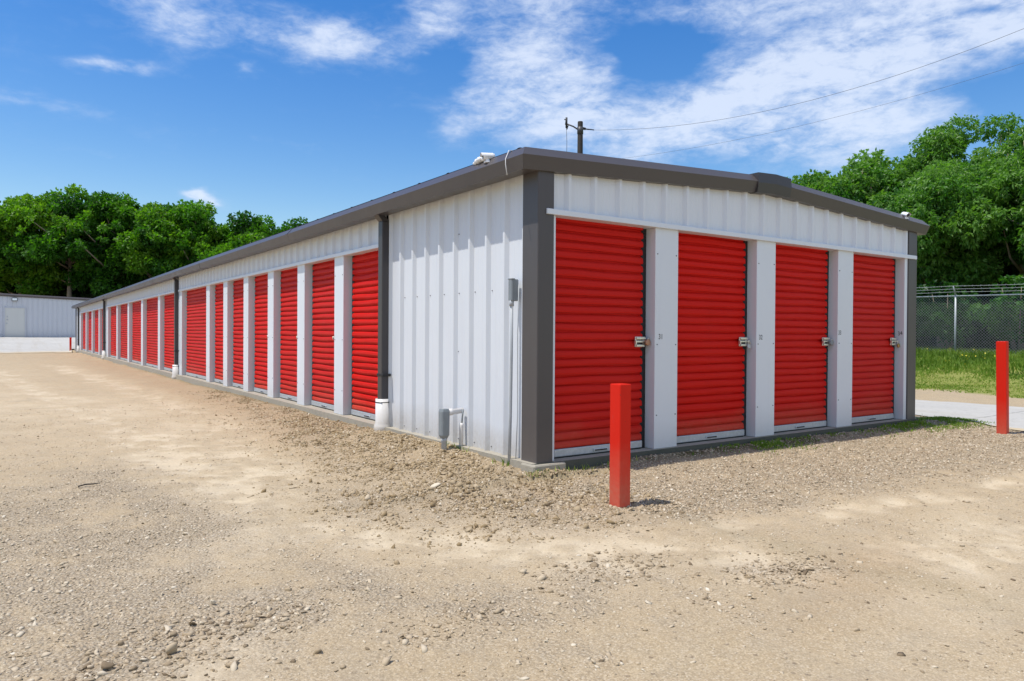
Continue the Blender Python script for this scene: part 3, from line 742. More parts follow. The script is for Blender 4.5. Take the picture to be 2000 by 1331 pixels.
sec_camera((6.02, -.045, 2.66), R(-115), .3, 'white security camera with dark lens low on the right end of the gable edge')
# white junction lump beside the long edge camera
mb = MB()
g = np.random.default_rng(5)
for (x, y, z, r) in ((0, 0, .025, .036), (-.01, .055, .03, .042), (.0, .11, .025, .040), (.0, .155, .015, .028)):
    v, f = ico(); mb.add([(x + a * r, y + b_ * r * 1.2, z + c * r * .8) for a, b_, c in v * (1 + .25 * (g.random((12, 1)) - .5))], [tuple(q) for q in f], 0, True)
tag(mb.build('plastic_wrap', M['plastic'], loc=(-.155, .62, 2.685)), 'crumpled white plastic wrap on the roof edge behind the security camera', 'plastic wrap')
mb = MB(); mb.tube([(-.10, .225, 2.715), (-.17, .205, 2.703), (-.228, .17, 2.615), (-.232, .165, 2.57), (-.236, .135, 2.47)], .004, 6)
tag(mb.build('cord', M['pvc']), 'thin white cord dangling over the roof edge near the corner', 'cord')

# ------------------------------------------------------------------ bollards
def bollard(x, y, h, w, rotz, lean, label):
    mb = MB(); b = .006
    def ring(z, k=1.0): return [(sx * (w / 2 * k) + (0), sy * (w / 2 * k), z) for sx, sy in ((-1, -1), (1, -1), (1, 1), (-1, 1))]
    mb.bbox(-w / 2, w / 2, -w / 2, w / 2, -.3, h, .005)
    o = mb.build('bollard', M['post_red'], loc=(x, y, float(gz(x, y))), rotz=rotz)
    o.rotation_euler = (lean[0], lean[1], rotz)
    tag(o, label, 'bollard', 'square red bollards around the building')
bollard(-.150, -1.195, .876, .108, 0, (0, 0), 'square red bollard in the gravel before the first end door')
bollard(6.66, -.97, 1.17, .112, R(7), (R(-.5), R(-1.4)), 'square red bollard by the concrete lane at right')
bollard(-.36, 46.55, .84, .108, 0, (0, 0), 'tiny distant red bollard at the far end of the long wall')

# ------------------------------------------------------------------ far building
fb = thing('storage_building', (-6, 58.3, .6), 'pale grey metal building with one flat door beyond the far end', 'building')
mb = MB()
P = rib_profile(-7, 16, .1); v = []; f = []
for (u, d) in P: v += [(u, d, -.1), (u, d, 3.165 - .031 * (u - 2.13) - .15)]
for i in range(len(P) - 1): f.append((2 * i, 2 * i + 2, 2 * i + 3, 2 * i + 1))
mb.add(v, f); mb.box(-7, 16, .05, 14, -.1, 2.55); mb.build('wall', M['far'], fb)
def fh(x): return 3.165 - .031 * (x - 2.13)      # relative to the building base
mb = MB(); mb.loft([[(x, -.06, fh(x) - .20), (x, -.10, fh(x) - .12), (x, -.12, fh(x) - .10), (x, -.05, fh(x)), (x, 14.1, fh(x)), (x, 14.1, fh(x) - .20)] for x in (-7.2, 0, 16.2)]); mb.build('roof', M['trim'], fb)
mb = MB(); x0, x1 = 2.43, 3.60
mb.box(x0 - .05, x0, -.035, .04, 0, 2.19); mb.box(x1, x1 + .05, -.035, .04, 0, 2.19); mb.box(x0 - .05, x1 + .05, -.036, .04, 2.14, 2.19)
mb.build('door_frame', M['far'], fb)
dr = MB(); dr.box(x0 + .006, x1 - .006, -.022, .03, .02, 2.132); d = dr.build('door', M['fardoor'], fb)
mb = MB(); mb.box(x0 + .05, x0 + .13, -.035, -.022, .98, 1.08); mb.tube([(x0 + .09, -.02, 1.03), (x0 + .09, -.08, 1.03)], .03, 8); mb.build('handle', M['galv'], d)
mb = MB(); mb.tube([(x0 + .13, -.02, 1.30), (x0 + .13, -.045, 1.30)], .045, 10); mb.tube([(x0 + .13, -.02, 1.52), (x0 + .13, -.045, 1.52)], .045, 10); mb.build('deadbolt', M['galv'], d)
wl = MB(); wl.box(2.82, 3.16, -.16, -.02, 2.64, 2.86, 0, .01); wl = wl.build('wall_light', M['black'], fb)
mb = MB(); mb.box(2.85, 3.13, -.172, -.16, 2.67, 2.83); mb.build('lamp_glass', M['lampglass'], wl)

# ------------------------------------------------------------------ chain-link fence
def build_fence():
    x = 20.1; ya, yb = -9.0, 27.0; sp = 3.05; y_first = 5.62
    fz = lambda y: float(gz(np.array([x]), np.array([y]))[0])
    f56, fya = fz(5.6), fz(ya)
    ty = lambda y: f56 + .012 * (y - 5.6)               # base line of the fabric
    fence = thing('chain_link_fence', (x, ya, fz(ya)), 'silver chain link fence with barbed wire along the grass bank', 'fence')
    def rel(p): return (p[0] - x, p[1] - ya, p[2] - fya)
    ys = [y_first + sp * k for k in range(-4, 8)]
    hh = 1.88
    for y in ys:
        b = fz(y); t = ty(y) + hh
        mb = MB(); mb.tube([rel((x, y, b - .3)), rel((x, y, t + .05))], .032, 10); p = mb.build('post', M['fencewire'], fence)
        mb = MB(); mb.tube([rel((x, y, t + .0)), rel((x - .16, y, t + .30))], .020, 8); mb.build('arm', M['fencewire'], p)
    mb = MB(); mb.tube([rel((x, y, ty(y) + hh)) for y in np.linspace(ys[0], ys[-1], 24)], .022, 8); mb.build('top_rail', M['fencewire'], fence)
    for k in range(3):
        q = (k + 1) / 3; off = -.16 * q; zz = .04 + .26 * q
        mb = MB(); pts = []
        for i in range(len(ys) - 1):
            for s in (0, .25, .5, .75): pts.append((x + off, ys[i] + sp * s, ty(ys[i] + sp * s) + hh + zz - .02 * math.sin(s * math.pi)))
        mb.tube([rel(p) for p in pts], .006, 5)
        for y in np.arange(ys[0], ys[-1], .22):
            z = ty(y) + hh + zz - .01
            mb.tube([rel((x + off - .02, y, z - .02)), rel((x + off + .02, y, z + .02))], .004, 4); mb.tube([rel((x + off + .02, y + .01, z - .02)), rel((x + off - .02, y - .01, z + .02))], .004, 4)
        mb.build('barbed_wire', M['fencewire'], fence)
    V = []; F = []; n = 0; y0, y1 = ys[1], ys[-2]; a = .0034
    step = .085
    for sgn in (1, -1):
        s = y0 - hh if sgn > 0 else y0
        while s < (y1 if sgn > 0 else y1 + hh):
            pa = [s, 0.]; pb = [s + sgn * hh, hh]
            # clip to the fabric's ends
            P = []
            for (yy, zz), other in ((pa, pb), (pb, pa)):
                if yy < y0: f_ = (y0 - yy) / (other[0] - yy); P.append((y0, zz + f_ * (other[1] - zz)))
                elif yy > y1: f_ = (y1 - yy) / (other[0] - yy); P.append((y1, zz + f_ * (other[1] - zz)))
                else: P.append((yy, zz))
            for (yy, zz) in P:
                for dx, dl in ((-a, 0), (a * .5, a), (a * .5, -a)):
                    V.append(rel((x + .03 + dx + .003 * sgn, yy + dl * .7, ty(yy) + .02 + zz - sgn * dl * .7)))
            for i in range(3):
                j = (i + 1) % 3; F.append((n + i, n + j, n + 3 + j, n + 3 + i))
            n += 6; s += step
    o = new_obj('mesh_fabric', np_mesh('mesh_fabric', V, F, M['fencewire']), fence)
build_fence()

# ------------------------------------------------------------------ utility pole and lines
px_, py_ = 17.56, 20.38; pz = float(gz(px_, py_)); pt = 10.66
up = thing('utility_pole', (px_, py_, pz), 'dark wooden utility pole rising behind the roof with a lamp arm', 'utility pole')
mb = MB(); mb.tube([(0, 0, -.5), (0, 0, 5), (0, 0, pt - pz - .03), (0, 0, pt - pz)], [.17, .14, .118, .112], 14); mb.build('pole', M['wood_pole'], up)
ax, ay = -.82 * .62, .571 * .62
h = pt - pz
mb = MB(); mb.tube([(0, 0, h - .42), (ax * .5, ay * .5, h - .22), (ax, ay, h - .10)], .034, 8); mb.tube([(0, 0, h - .25), (0, 0, h - .55)], .14, 12); mb.build('arm', M['wire'], up)
mb = MB(); mb.tube([(ax, ay, h + .18), (ax, ay, h - .28)], .045, 8); mb.tube([(ax - .08, ay + .05, h + .1), (ax - .02, ay, h + .06), (ax - .05, ay, h - .15)], .03, 8); mb.tube([(ax, ay, h - .28), (ax + .03, ay, h - .34), (ax + .12, ay, h - .1)], .022, 8); mb.build('lamp_head', M['black'], up)
mb = MB(); mb.tube([(ax, ay, h - .3), (ax + .03, ay, h - .9), (ax + .02, ay, h - 2.2), (ax * .4, ay * .4, h - 3.2)], .010, 6); mb.build('cable', M['wire'], up)
mb = MB(); mb.tube([(.09, -.06, h - .30), (.22, -.10, h - .31)], .06, 8); mb.tube([(.22, -.10, h - .31), (.62, -.22, h - .32)], .025, 8); mb.build('insulator', M['black'], up)
def line(name, pts, z3, label, r):
    (xa, ya), (xb, yb) = pts; (s0, a0), (s1, a1), (s2, a2) = z3
    A = np.polyfit([s0, s1, s2], [a0, a1, a2], 2)
    mb = MB(); P = []
    for k in range(61):
        s = k / 60; P.append((xa + (xb - xa) * s, ya + (yb - ya) * s, float(np.polyval(A, s))))
    mb.tube(P, r, 5)
    tag(mb.build(name, M['wire']), label, 'power line', 'overhead lines from the utility pole')
# parameter s runs from the pole to the next pole out of frame
dx, dy = .237, -1.0
def sy(y): return (py_ - y) / 40.0
line('power_line', ((px_, py_), (px_ + .237 * 40, py_ - 40)), ((0, pt - .36), (sy(8.53), 9.66), (sy(4.35), 10.35)), 'upper overhead wire sweeping up to the right from the pole', .0065)
line('power_line', ((px_, py_), (px_ + .237 * 40, py_ - 40)), ((sy(15.97), 8.58), (sy(11.3), 8.64), (sy(7.75), 8.90)), 'lower faint overhead wire between the roof and the trees', .0042)

# ------------------------------------------------------------------ trees
def leaf_mesh(C, D, Ln, Wd, tint, g, droop=.0, fold=.25):
    """C (n,3) leaf bases, D (n,3) unit directions -> folded diamond leaves"""
    n = len(C)
    rnd = g.normal(size=(n, 3)); side = np.cross(D, rnd); side /= np.linalg.norm(side, axis=1, keepdims=True) + 1e-9
    # keep blades roughly facing up
    upv = np.cross(side, D); s = np.sign(upv[:, 2:3]); s[s == 0] = 1; upv *= s
    tip = C + D * Ln[:, None]; tip[:, 2] -= droop * Ln
    mid = C + D * (Ln * .45)[:, None] - upv * (fold * Wd)[:, None]
    a = mid + side * Wd[:, None] + upv * (fold * 1.6 * Wd)[:, None]; b = mid - side * Wd[:, None] + upv * (fold * 1.6 * Wd)[:, None]
    V = np.stack([C, a, tip, b], 1).reshape(-1, 3)
    k = np.arange(n)[:, None] * 4
    F = np.concatenate([k + np.array([[0, 1, 2]]), k + np.array([[0, 2, 3]])], 0)
    return V, F, np.repeat(tint, 4)
def rand_dirs(n, g):
    d = g.normal(size=(n, 3)); return d / np.linalg.norm(d, axis=1, keepdims=True)
def crown_points(g, clumps, n_per, squash=.75):
    """sprig positions and outward directions spread over many unequal clumps"""
    P, D, T = [], [], []
    for (c, r, t) in clumps:
        n = max(8, int(n_per * r * r))
        d = rand_dirs(n, g); rad = r * (g.random(n) ** .38)
        p = np.array(c)[None] + d * rad[:, None] * np.array([1, 1, squash])
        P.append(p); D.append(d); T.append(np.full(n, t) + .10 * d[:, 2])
    return np.concatenate(P), np.concatenate(D), np.concatenate(T)
def make_clumps(g, base, h, rx, ry, low, k, rmin, rmax, shape='round'):
    out = []
    for i in range(k):
        d = rand_dirs(1, g)[0]; q = g.random() ** .45
        zc = low + (h - low) * .5; hz = (h - low) * .5
        z = zc + d[2] * q * hz * .92
        wid = 1.0
        if shape == 'spread': wid = 1.05 - .45 * max(0, (z - zc) / hz)
        x = d[0] * q * rx * wid; y = d[1] * q * ry * wid
        r = g.uniform(rmin, rmax)
        out.append(((x, y, z), r, float(np.clip(g.normal(.5, .20), .05, .98))))
    for i in range(int(k * .55)):                               # ragged sprays standing out of the crown
        d = rand_dirs(1, g)[0]; d[2] = abs(d[2]) * .9 - .15; zc = low + (h - low) * .5; hz = (h - low) * .5
        q = g.uniform(.98, 1.16); z = zc + d[2] * q * hz; wid = 1.05 - .45 * max(0, (z - zc) / hz)
        out.append(((d[0] * q * rx * wid, d[1] * q * ry * wid, z), rmin * g.uniform(.45, .8), float(np.clip(g.normal(.62, .18), .05, .98))))
    return out
def tree(name, x, y, h, rx, ry, low, seed, mat, label, group, leaf, n_per, k, rr=(.6, 1.1), trunk_r=.2, sprig=6, tint_off=0., tops=(), droop=.3, gaps=0.):
    g = np.random.default_rng(seed); z0 = float(gz(x, y))
    t = thing(name, (x, y, z0), label, 'tree', group)
    hh = h - z0
    cl = make_clumps(g, None, hh, rx, ry, low, k, rr[0], rr[1], 'spread')
    for (dx_, dy_, zt, r) in tops: cl.append(((dx_, dy_, zt - z0 - r * .7), r, .45))
    P, D, T = crown_points(g, cl, n_per)
    # sprigs of several leaves
    n = len(P); m = sprig
    C = np.repeat(P, m, 0); B = np.repeat(D, m, 0)
    dd = rand_dirs(n * m, g) * .95 + B * .55 + np.array([0, 0, -droop]); dd /= np.linalg.norm(dd, axis=1, keepdims=True)
    C = C + dd * leaf[0] * .15
    Ln = leaf[0] * g.uniform(.65, 1.25, n * m); Wd = leaf[1] * g.uniform(.7, 1.25, n * m) * .5
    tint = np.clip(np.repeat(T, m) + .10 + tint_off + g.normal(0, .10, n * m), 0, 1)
    V, F, tt = leaf_mesh(C, dd, Ln, Wd, tint, g, droop * .5)
    keep = V[:, 2].reshape(-1, 4).min(1) > .05
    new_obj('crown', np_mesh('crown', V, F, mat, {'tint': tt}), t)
    mb = MB(); lean = g.normal(0, .25, 2)
    top = (lean[0], lean[1], hh * .72)
    pts = [(0, 0, -.3), (.02, .03, .3), (lean[0] * .3, lean[1] * .3, hh * .25), (lean[0] * .6, lean[1] * .6, hh * .5), top]
    mb.tube(pts, [trunk_r * 1.5, trunk_r * 1.15, trunk_r * .9, trunk_r * .6, trunk_r * .2], 10)
    for (c, r, _) in cl[::max(1, len(cl) // 26)]:
        zb = min(max(c[2] - .35 * math.hypot(c[0], c[1]) - .6, hh * .14), hh * .62); q = zb / (hh * .72)
        s = Vector((lean[0] * q, lean[1] * q, zb)); e = Vector(c); midp = s.lerp(e, .55) + Vector((g.normal(0, .2), g.normal(0, .2), -.25))
        mb.tube([tuple(s), tuple(midp), tuple(e)], [trunk_r * .42, trunk_r * .25, trunk_r * .07], 6)
    mb.build('trunk', M['bark'], t)
    return t

LG = 'trees beyond the far building'
lt = [(-7.5, 85.0, 14.2, 5.2, 'leftmost tall tree cut by the left edge behind the pale building'),
      (-2.2, 81.5, 14.9, 4.6, 'tall dense tree over the flat door of the pale building'),
      (1.6, 78.5, 15.6, 4.6, 'tallest tree of the left wood with a pale forked trunk'),
      (5.4, 75.8, 14.9, 3.9, 'dark topped tree just right of the tallest tree at left'),
      (9.0, 73.2, 13.8, 3.8, 'tree with a leaning pale limb under the small white cloud'),
      (12.2, 71.0, 13.9, 3.4, 'round topped tree whose crown tops the long roof at left'),
      (16.2, 68.6, 12.7, 3.6, 'lower tree half hidden by the long roof'),
      (20.0, 66.0, 11.9, 3.3, 'last low tree disappearing behind the rising roof edge')]
for i, (x, y, h, r, lab) in enumerate(lt):
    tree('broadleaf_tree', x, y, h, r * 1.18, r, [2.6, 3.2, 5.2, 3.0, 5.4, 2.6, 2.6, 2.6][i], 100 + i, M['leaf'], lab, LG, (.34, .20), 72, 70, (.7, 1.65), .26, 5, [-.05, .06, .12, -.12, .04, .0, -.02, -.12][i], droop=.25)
RG = 'trees behind the chain link fence'
rt = [(24.6, 16.6, 8.5, 1.9, 'low tree peeking over the roof ridge cap', ()),
      (24.8, 13.9, 8.6, 2.2, 'bushy tree just right of the ridge cap above the roof', ()),
      (25.0, 11.2, 8.6, 2.2, 'flat topped bright tree above the sloping right roof edge', ()),
      (26.4, 8.9, 9.3, 2.3, 'tall tree with a pointed top over the roof end', ((.2, -.4, 9.6, .8),)),
      (23.7, 7.4, 7.2, 2.4, 'big drooping leafed tree behind the fence post', ()),
      (25.2, 5.6, 8.7, 2.4, 'tallest drooping tree at the right edge of the picture', ((.2, .9, 9.0, .7),)),
      (23.9, 3.4, 8.0, 2.5, 'drooping tree cut off by the right edge', ())]
for i, (x, y, h, r, lab, tops) in enumerate(rt):
    near = i >= 3; low_ = 2.7
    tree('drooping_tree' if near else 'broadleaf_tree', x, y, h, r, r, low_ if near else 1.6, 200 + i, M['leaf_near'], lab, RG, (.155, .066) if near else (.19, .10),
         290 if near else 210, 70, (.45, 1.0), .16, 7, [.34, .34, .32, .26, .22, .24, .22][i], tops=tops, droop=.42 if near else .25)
SG = 'shrubs behind the chain link fence'
sh = [(21.6, 2.6, 2.4, 1.0, 'leafy shrub behind the fence at the right edge'), (21.9, 4.6, 2.7, 1.1, 'pale leafed shrub behind the fence right of its post'),
      (21.7, 6.6, 2.5, 1.0, 'dark shrub directly behind the fence post'), (22.0, 8.4, 2.5, 1.1, 'dark shrub behind the fence beside the building corner')]
def shrub(x, y, h, r, lab, seed, mat, toff):
    g = np.random.default_rng(seed); z0 = float(gz(x, y)); t = thing('shrub', (x, y, z0), lab, 'shrub', SG)
    cl = make_clumps(g, None, h, r, r, .2, 26, .3, .55)
    P, D, T = crown_points(g, cl, 190); n = len(P); m = 5
    C = np.repeat(P, m, 0); dd = rand_dirs(n * m, g) + np.repeat(D, m, 0) * .5 + np.array([0, 0, -.2]); dd /= np.linalg.norm(dd, axis=1, keepdims=True)
    V, F, tt = leaf_mesh(C, dd, .17 * g.uniform(.6, 1.3, n * m), .04 * g.uniform(.7, 1.3, n * m), np.clip(np.repeat(T, m) + toff, 0, 1), g, .2)
    new_obj('foliage', np_mesh('foliage', V, F, mat, {'tint': tt}), t)
    mb = MB()
    for k in range(7):
        a = k * .9; mb.tube([(.05 * math.cos(a), .05 * math.sin(a), -.1), (.3 * r * math.cos(a), .3 * r * math.sin(a), h * .4), (.55 * r * math.cos(a), .55 * r * math.sin(a), h * .8)], [.03, .02, .008], 5)
    mb.build('stem', M['bark'], t)
for i, s_ in enumerate(sh): shrub(*s_, 300 + i, M['leaf_near'], [-.22, -.08, -.30, -.32][i])
# the wood behind: one mass of foliage nobody could count
def wood(path, hgt, depth, n, seed, label, leaf):
    g = np.random.default_rng(seed); s = g.random(n); pts = np.array(path, float)
    seg = np.linspace(0, 1, len(pts)); X = np.interp(s, seg, pts[:, 0]); Y = np.interp(s, seg, pts[:, 1])
    X = X + g.normal(0, depth, n); Y = Y + g.normal(0, depth * .6, n)
    hh = hgt * (.78 + .35 * fbm(X * .25, Y * .25, 3, 1.0))
    Z = gz(X, Y) + hh * g.random(n) ** .8
    C = np.stack([X, Y, Z], 1); D = rand_dirs(n, g)
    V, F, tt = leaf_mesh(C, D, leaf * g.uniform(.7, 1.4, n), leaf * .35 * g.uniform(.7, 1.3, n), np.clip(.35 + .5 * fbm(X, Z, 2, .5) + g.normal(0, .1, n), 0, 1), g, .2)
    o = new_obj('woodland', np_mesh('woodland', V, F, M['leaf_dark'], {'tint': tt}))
    tag(o, label, 'woodland', kind='stuff')
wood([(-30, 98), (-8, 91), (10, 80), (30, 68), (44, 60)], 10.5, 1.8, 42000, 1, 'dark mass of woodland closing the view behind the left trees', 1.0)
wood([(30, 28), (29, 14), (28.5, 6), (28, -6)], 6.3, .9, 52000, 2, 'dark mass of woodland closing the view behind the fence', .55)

# ------------------------------------------------------------------ grass
def blades(n, xs, ys, dens, hgt, seed, wid=.012):
    g = np.random.default_rng(seed); X = g.uniform(*xs, n); Y = g.uniform(*ys, n)
    k = g.random(n) < dens(X, Y); X, Y = X[k], Y[k]; n = len(X); Z = gz(X, Y) - .01
    H_ = hgt(X, Y) * g.uniform(.5, 1.4, n); a = g.uniform(0, 2 * np.pi, n); b = g.uniform(0, 2 * np.pi, n); l = g.uniform(.1, .6, n) * H_
    W = wid * g.uniform(.6, 1.3, n)
    c0 = np.stack([X + W * np.cos(a), Y + W * np.sin(a), Z], 1); c1 = np.stack([X - W * np.cos(a), Y - W * np.sin(a), Z], 1)
    mx = X + .35 * l * np.cos(b); my = Y + .35 * l * np.sin(b)
    m0 = np.stack([mx + .8 * W * np.cos(a), my + .8 * W * np.sin(a), Z + .6 * H_], 1); m1 = np.stack([mx - .8 * W * np.cos(a), my - .8 * W * np.sin(a), Z + .6 * H_], 1)
    tp = np.stack([X + l * np.cos(b), Y + l * np.sin(b), Z + H_], 1)
    V = np.stack([c0, c1, m1, m0, tp], 1).reshape(-1, 3); q = np.arange(n)[:, None] * 5
    F = np.concatenate([q + np.array([[0, 1, 2]]), q + np.array([[0, 2, 3]]), q + np.array([[3, 2, 4]])], 0)
    return V, F, X, Y, n, g
def grass(name, lab, *a, tint=lambda X, Y, g, n: np.clip(g.normal(.45, .18, n), 0, 1), **kw):
    V, F, X, Y, n, g = blades(*a, **kw)
    o = new_obj(name, np_mesh(name, V, F, M['grass'], {'tint': np.repeat(tint(X, Y, g, n), 5)}))
    tag(o, lab, 'grass', kind='stuff'); print(name, n)
def bank_d(X, Y):
    return np.clip(sstep(13.1, 14.2, X + .9 * fbm(X, Y, 4, .55)) * (.75 + 1.2 * fbm(X, Y, 3, .7)), 0, 1)
grass('grass', 'rough green grass on the bank below the fence', 190000, (13, 23), (-4, 18), bank_d,
      lambda X, Y: (.035 + .09 * sstep(15.5, 18.2, X) * (1 + .9 * fbm(X, Y, 2, 1.0)) + .10 * sstep(19, 20, X)), 5,
      tint=lambda X, Y, g, n: np.clip(.42 + .28 * (1 - sstep(15, 17.5, X)) + .55 * fbm(X, Y, 3, .6) + g.normal(0, .13, n), 0, 1), wid=.013)
def strip_d(X, Y):
    m = .50 * blob(X, Y, 3.0, -.16, .5, .17) + 1.0 * blob(X, Y, 6.6, -.16, .95, .22) + .14 * blob(X, Y, 4.6, -.09, 1.5, .08) + .5 * blob(X, Y, 7.3, .1, .5, .3)
    return np.clip(m * (.45 + 2.2 * fbm(X, Y, 3, 3.0)), 0, 1) * ((Y < -.035) | (X > 6.5))
grass('grass', 'short green grass growing at the foot of the end wall', 120000, (1.5, 8.3), (-.7, .8), strip_d, lambda X, Y: .034 + 0 * X, 6, wid=.006,
      tint=lambda X, Y, g, n: np.clip(g.normal(.48, .16, n), 0, 1))
def tuft_d(X, Y): return blob(X, Y, -.08, .36, .05, .07) + blob(X, Y, -.12, -.14, .08, .05) * .8 + .5 * blob(X, Y, -.1, 1.3, .04, .2) + .5 * blob(X, Y, .5, -.12, .5, .05)
grass('grass', 'small dry weed tufts at the foot of the near corner', 9000, (-.4, 1.2), (-.3, 1.8), tuft_d, lambda X, Y: .05 + 0 * X, 7, wid=.004,
      tint=lambda X, Y, g, n: np.clip(g.normal(.62, .2, n), 0, 1))
def flowers():
    g = np.random.default_rng(9); n = 50; X = np.concatenate([g.normal(18.2, .5, 34), g.uniform(16.5, 19.8, n - 34)]); Y = np.concatenate([g.normal(4.3, .5, 34), g.uniform(0, 9, n - 34)])
    Z = gz(X, Y) + g.uniform(.15, .32, n)
    V, F, t = leaf_mesh(np.stack([X, Y, Z], 1), rand_dirs(n, g), np.full(n, .045), np.full(n, .016), np.full(n, .5), g)
    tag(new_obj('wildflowers', np_mesh('wildflowers', V, F, M['flower'])), 'tiny yellow wildflowers dotted over the grass bank', 'flowers', kind='stuff')
flowers()

# ------------------------------------------------------------------ sun and sky
SUN_EL = R(67.5); sd = Vector((-.975, .22, 0)).normalized()
sun_dir = Vector((sd.x * math.cos(SUN_EL), sd.y * math.cos(SUN_EL), math.sin(SUN_EL)))
sl = bpy.data.lights.new('sun', 'SUN'); sl.energy = 2.85; sl.angle = R(.55); sl.color = (1, .955, .87)
so = bpy.data.objects.new('sun', sl); COL.objects.link(so); so.rotation_euler = sun_dir.to_track_quat('Z', 'Y').to_euler()
w = bpy.data.worlds.new('World'); scene.world = w; w.use_nodes = True; t = w.node_tree
bg = t.nodes['Background']
sky = t.nodes.new('ShaderNodeTexSky'); sky.sky_type = 'NISHITA'; sky.sun_disc = False; sky.sun_elevation = SUN_EL
sky.sun_rotation = math.atan2(sd.x, sd.y); sky.air_density = 1.25; sky.dust_density = .4; sky.ozone_density = 2.2; sky.altitude = 100
hs = t.nodes.new('ShaderNodeHueSaturation'); hs.inputs['Saturation'].default_value = 1.45; hs.inputs['Value'].default_value = .63; hs.inputs['Hue'].default_value = .512
L(t, sky.outputs[0], hs.inputs['Color'])
tc = t.nodes.new('ShaderNodeTexCoord'); D = tc.outputs['Generated']
sx = t.nodes.new('ShaderNodeSeparateXYZ'); L(t, D, sx.inputs[0])
az = mth(t, 'MULTIPLY', mth(t, 'ARCTAN2', sx.outputs[1], sx.outputs[0]), 180 / math.pi)
el = mth(t, 'MULTIPLY', mth(t, 'ARCSINE', sx.outputs[2]), 180 / math.pi)
zz = mth(t, 'ADD', mth(t, 'MAXIMUM', sx.outputs[2], 0.0), .20)
cv = t.nodes.new('ShaderNodeCombineXYZ'); L(t, mth(t, 'DIVIDE', sx.outputs[0], zz), cv.inputs[0]); L(t, mth(t, 'DIVIDE', sx.outputs[1], zz), cv.inputs[1])
pl = cv.outputs[0]
# clouds in view, plus unseen ones added as fill light: (azimuth, elevation, half-widths, weight)
CL = [(70.5, 21.2, 6.5, 1.5, .60), (66, 20.6, 3, 1.1, .2), (80.3, 21.0, 3.2, 2.0, .42), (82, 23.2, 4.5, 1.3, .35), (83.1, 17.5, 2.6, .42, .50), (75.3, 18.1, 1.1, .6, .36),
      (61.5, 23.2, 2.3, 1.8, .5), (54.5, 20.8, 4.6, 3.2, .62), (58, 16.5, 3.6, 1.8, .45), (50.5, 17.5, 5, 2.8, .58), (45, 15.0, 8, 2.4, .50), (36, 17.0, 8.0, 3.4, .66), (29, 18.8, 8, 2.6, .62),
      (38, 23, 10, 1.5, .5), (52, 25.0, 6, 1.5, .35), (30, 13.5, 6, 2.2, .5), (23, 22.5, 6, 2.5, .5), (88, 14.6, 3.5, .45, .30), (90.5, 7.2, 2.2, 1.2, .5), (78.3, 9.55, 1.1, .62, .75), (77.2, 9.2, 1.2, .4, .55),
      (15, 20, 10, 5, .5), (0, 22, 14, 6, .4), (110, 22, 12, 4, .4), (-95, 34, 55, 24, .85), (-35, 36, 40, 20, .75), (-160, 40, 35, 22, .6), (60, 62, 70, 16, .45), (72.5, 13.8, 6, .5, .13), (86, 12, 5, .5, .12),  # widest blobs are unseen clouds added to brighten the shaded end wall
      (43.5, 20.4, 2.8, 2.0, -.62), (46.5, 21.5, 2.0, 1.0, -.3), (23.3, 20.7, 1.3, .7, -.5), (20.5, 15.2, 3.0, 1.7, -.65), (41, 12.6, 3, .8, -.30), (60.0, 19.8, 1.5, 2.2, -.35)]
av = t.nodes.new('ShaderNodeCombineXYZ'); L(t, mth(t, 'MULTIPLY', az, .20), av.inputs[0]); L(t, mth(t, 'MULTIPLY', el, .42), av.inputs[1])
wn = N(t, 'ShaderNodeTexNoise', Scale=.9, Detail=3.0, Roughness=.6); L(t, av.outputs[0], wn.inputs['Vector'])
wsep = N(t, 'ShaderNodeSeparateColor'); L(t, wn.outputs['Color'], wsep.inputs[0])
az0, el0 = az, el
az = mth(t, 'ADD', az, mth(t, 'MULTIPLY', mth(t, 'SUBTRACT', wsep.outputs[0], .5), 7.0)); el = mth(t, 'ADD', el, mth(t, 'MULTIPLY', mth(t, 'SUBTRACT', wsep.outputs[1], .5), 2.6))
acc = None
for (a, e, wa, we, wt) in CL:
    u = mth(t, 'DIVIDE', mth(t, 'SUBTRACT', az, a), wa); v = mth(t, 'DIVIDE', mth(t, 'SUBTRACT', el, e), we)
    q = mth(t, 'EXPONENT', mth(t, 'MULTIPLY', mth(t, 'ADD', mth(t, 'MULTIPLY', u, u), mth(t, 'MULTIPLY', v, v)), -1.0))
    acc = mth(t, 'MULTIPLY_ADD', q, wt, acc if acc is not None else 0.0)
cvv = av.outputs[0]
n1 = noise(t, mapped(t, cvv, (1, 1, 1), (3.1, 1.7, 0)), .85, 7, .60, .5); n2 = noise(t, mapped(t, cvv, (1, 1.1, 1), (9, 4, 0)), 2.4, 7, .64, .4)
n3 = noise(t, mapped(t, cvv, (1, 1, 1), (1, 8, 2)), 7.5, 5, .65, .3)
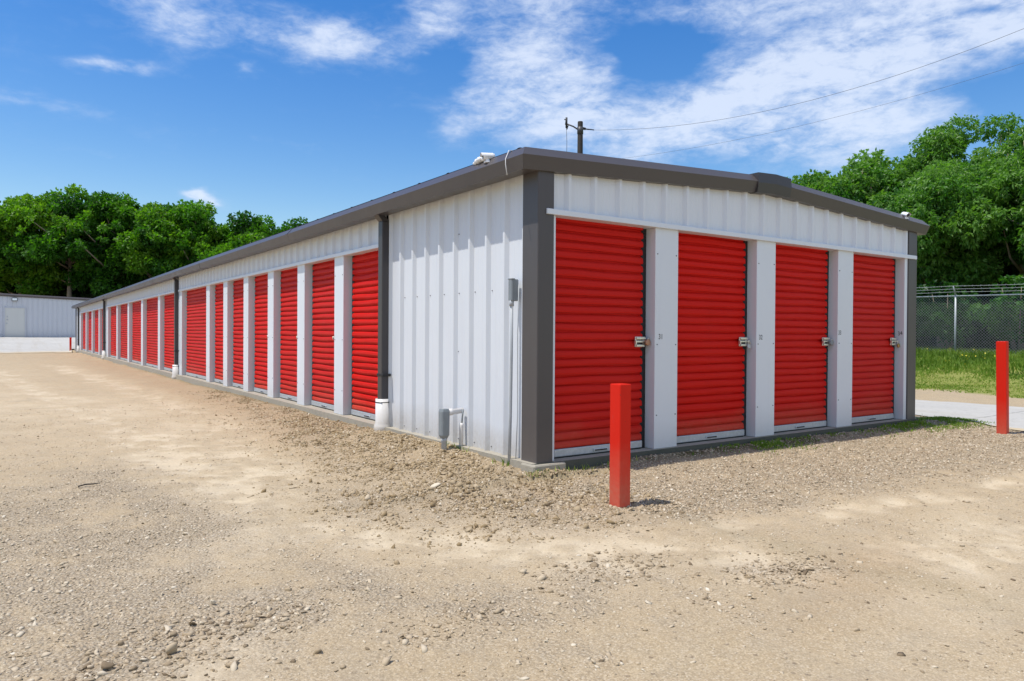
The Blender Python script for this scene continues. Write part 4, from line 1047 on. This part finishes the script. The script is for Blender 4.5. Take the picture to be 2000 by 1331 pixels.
nn = mth(t, 'ADD', mth(t, 'ADD', mth(t, 'MULTIPLY', mth(t, 'SUBTRACT', n1, .5), 2.1), mth(t, 'MULTIPLY', mth(t, 'SUBTRACT', n2, .5), 1.45)), mth(t, 'MULTIPLY', mth(t, 'SUBTRACT', n3, .5), .5))
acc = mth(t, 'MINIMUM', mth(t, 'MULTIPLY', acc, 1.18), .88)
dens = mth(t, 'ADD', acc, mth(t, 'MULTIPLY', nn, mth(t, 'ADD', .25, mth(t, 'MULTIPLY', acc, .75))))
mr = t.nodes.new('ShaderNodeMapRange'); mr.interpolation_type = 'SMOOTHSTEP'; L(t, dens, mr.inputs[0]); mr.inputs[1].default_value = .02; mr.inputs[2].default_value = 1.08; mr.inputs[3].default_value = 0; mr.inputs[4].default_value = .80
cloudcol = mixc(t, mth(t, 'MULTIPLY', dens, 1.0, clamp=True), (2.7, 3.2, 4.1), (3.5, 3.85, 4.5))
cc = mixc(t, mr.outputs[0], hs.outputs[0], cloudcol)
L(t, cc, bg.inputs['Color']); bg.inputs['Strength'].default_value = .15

# ------------------------------------------------------------------ camera (solved from the photograph's vanishing points)
yaw, pitch, roll = 0.963325461, -0.009053859, 0.006250473
f = Vector((math.cos(pitch) * math.cos(yaw), math.cos(pitch) * math.sin(yaw), math.sin(pitch)))
r0 = f.cross(Vector((0, 0, 1))).normalized(); u0 = r0.cross(f)
r1 = r0 * math.cos(roll) + u0 * math.sin(roll); u1 = -r0 * math.sin(roll) + u0 * math.cos(roll)
cam = bpy.data.cameras.new('camera'); co = bpy.data.objects.new('camera', cam); COL.objects.link(co)
m = Matrix((r1, u1, -f)).transposed().to_4x4(); m.translation = Vector((-3.78560686, -5.06077694, 1.11257432)); co.matrix_world = m
cam.sensor_width = 36; cam.lens = 36 * 1434.72 / 2000; cam.clip_start = .05; cam.clip_end = 2000
scene.camera = co
vs = scene.view_settings; vs.view_transform = 'Standard'; vs.look = 'None'; vs.exposure = .66; vs.gamma = 1
scene.cycles.max_bounces = 8; scene.cycles.transparent_max_bounces = 8
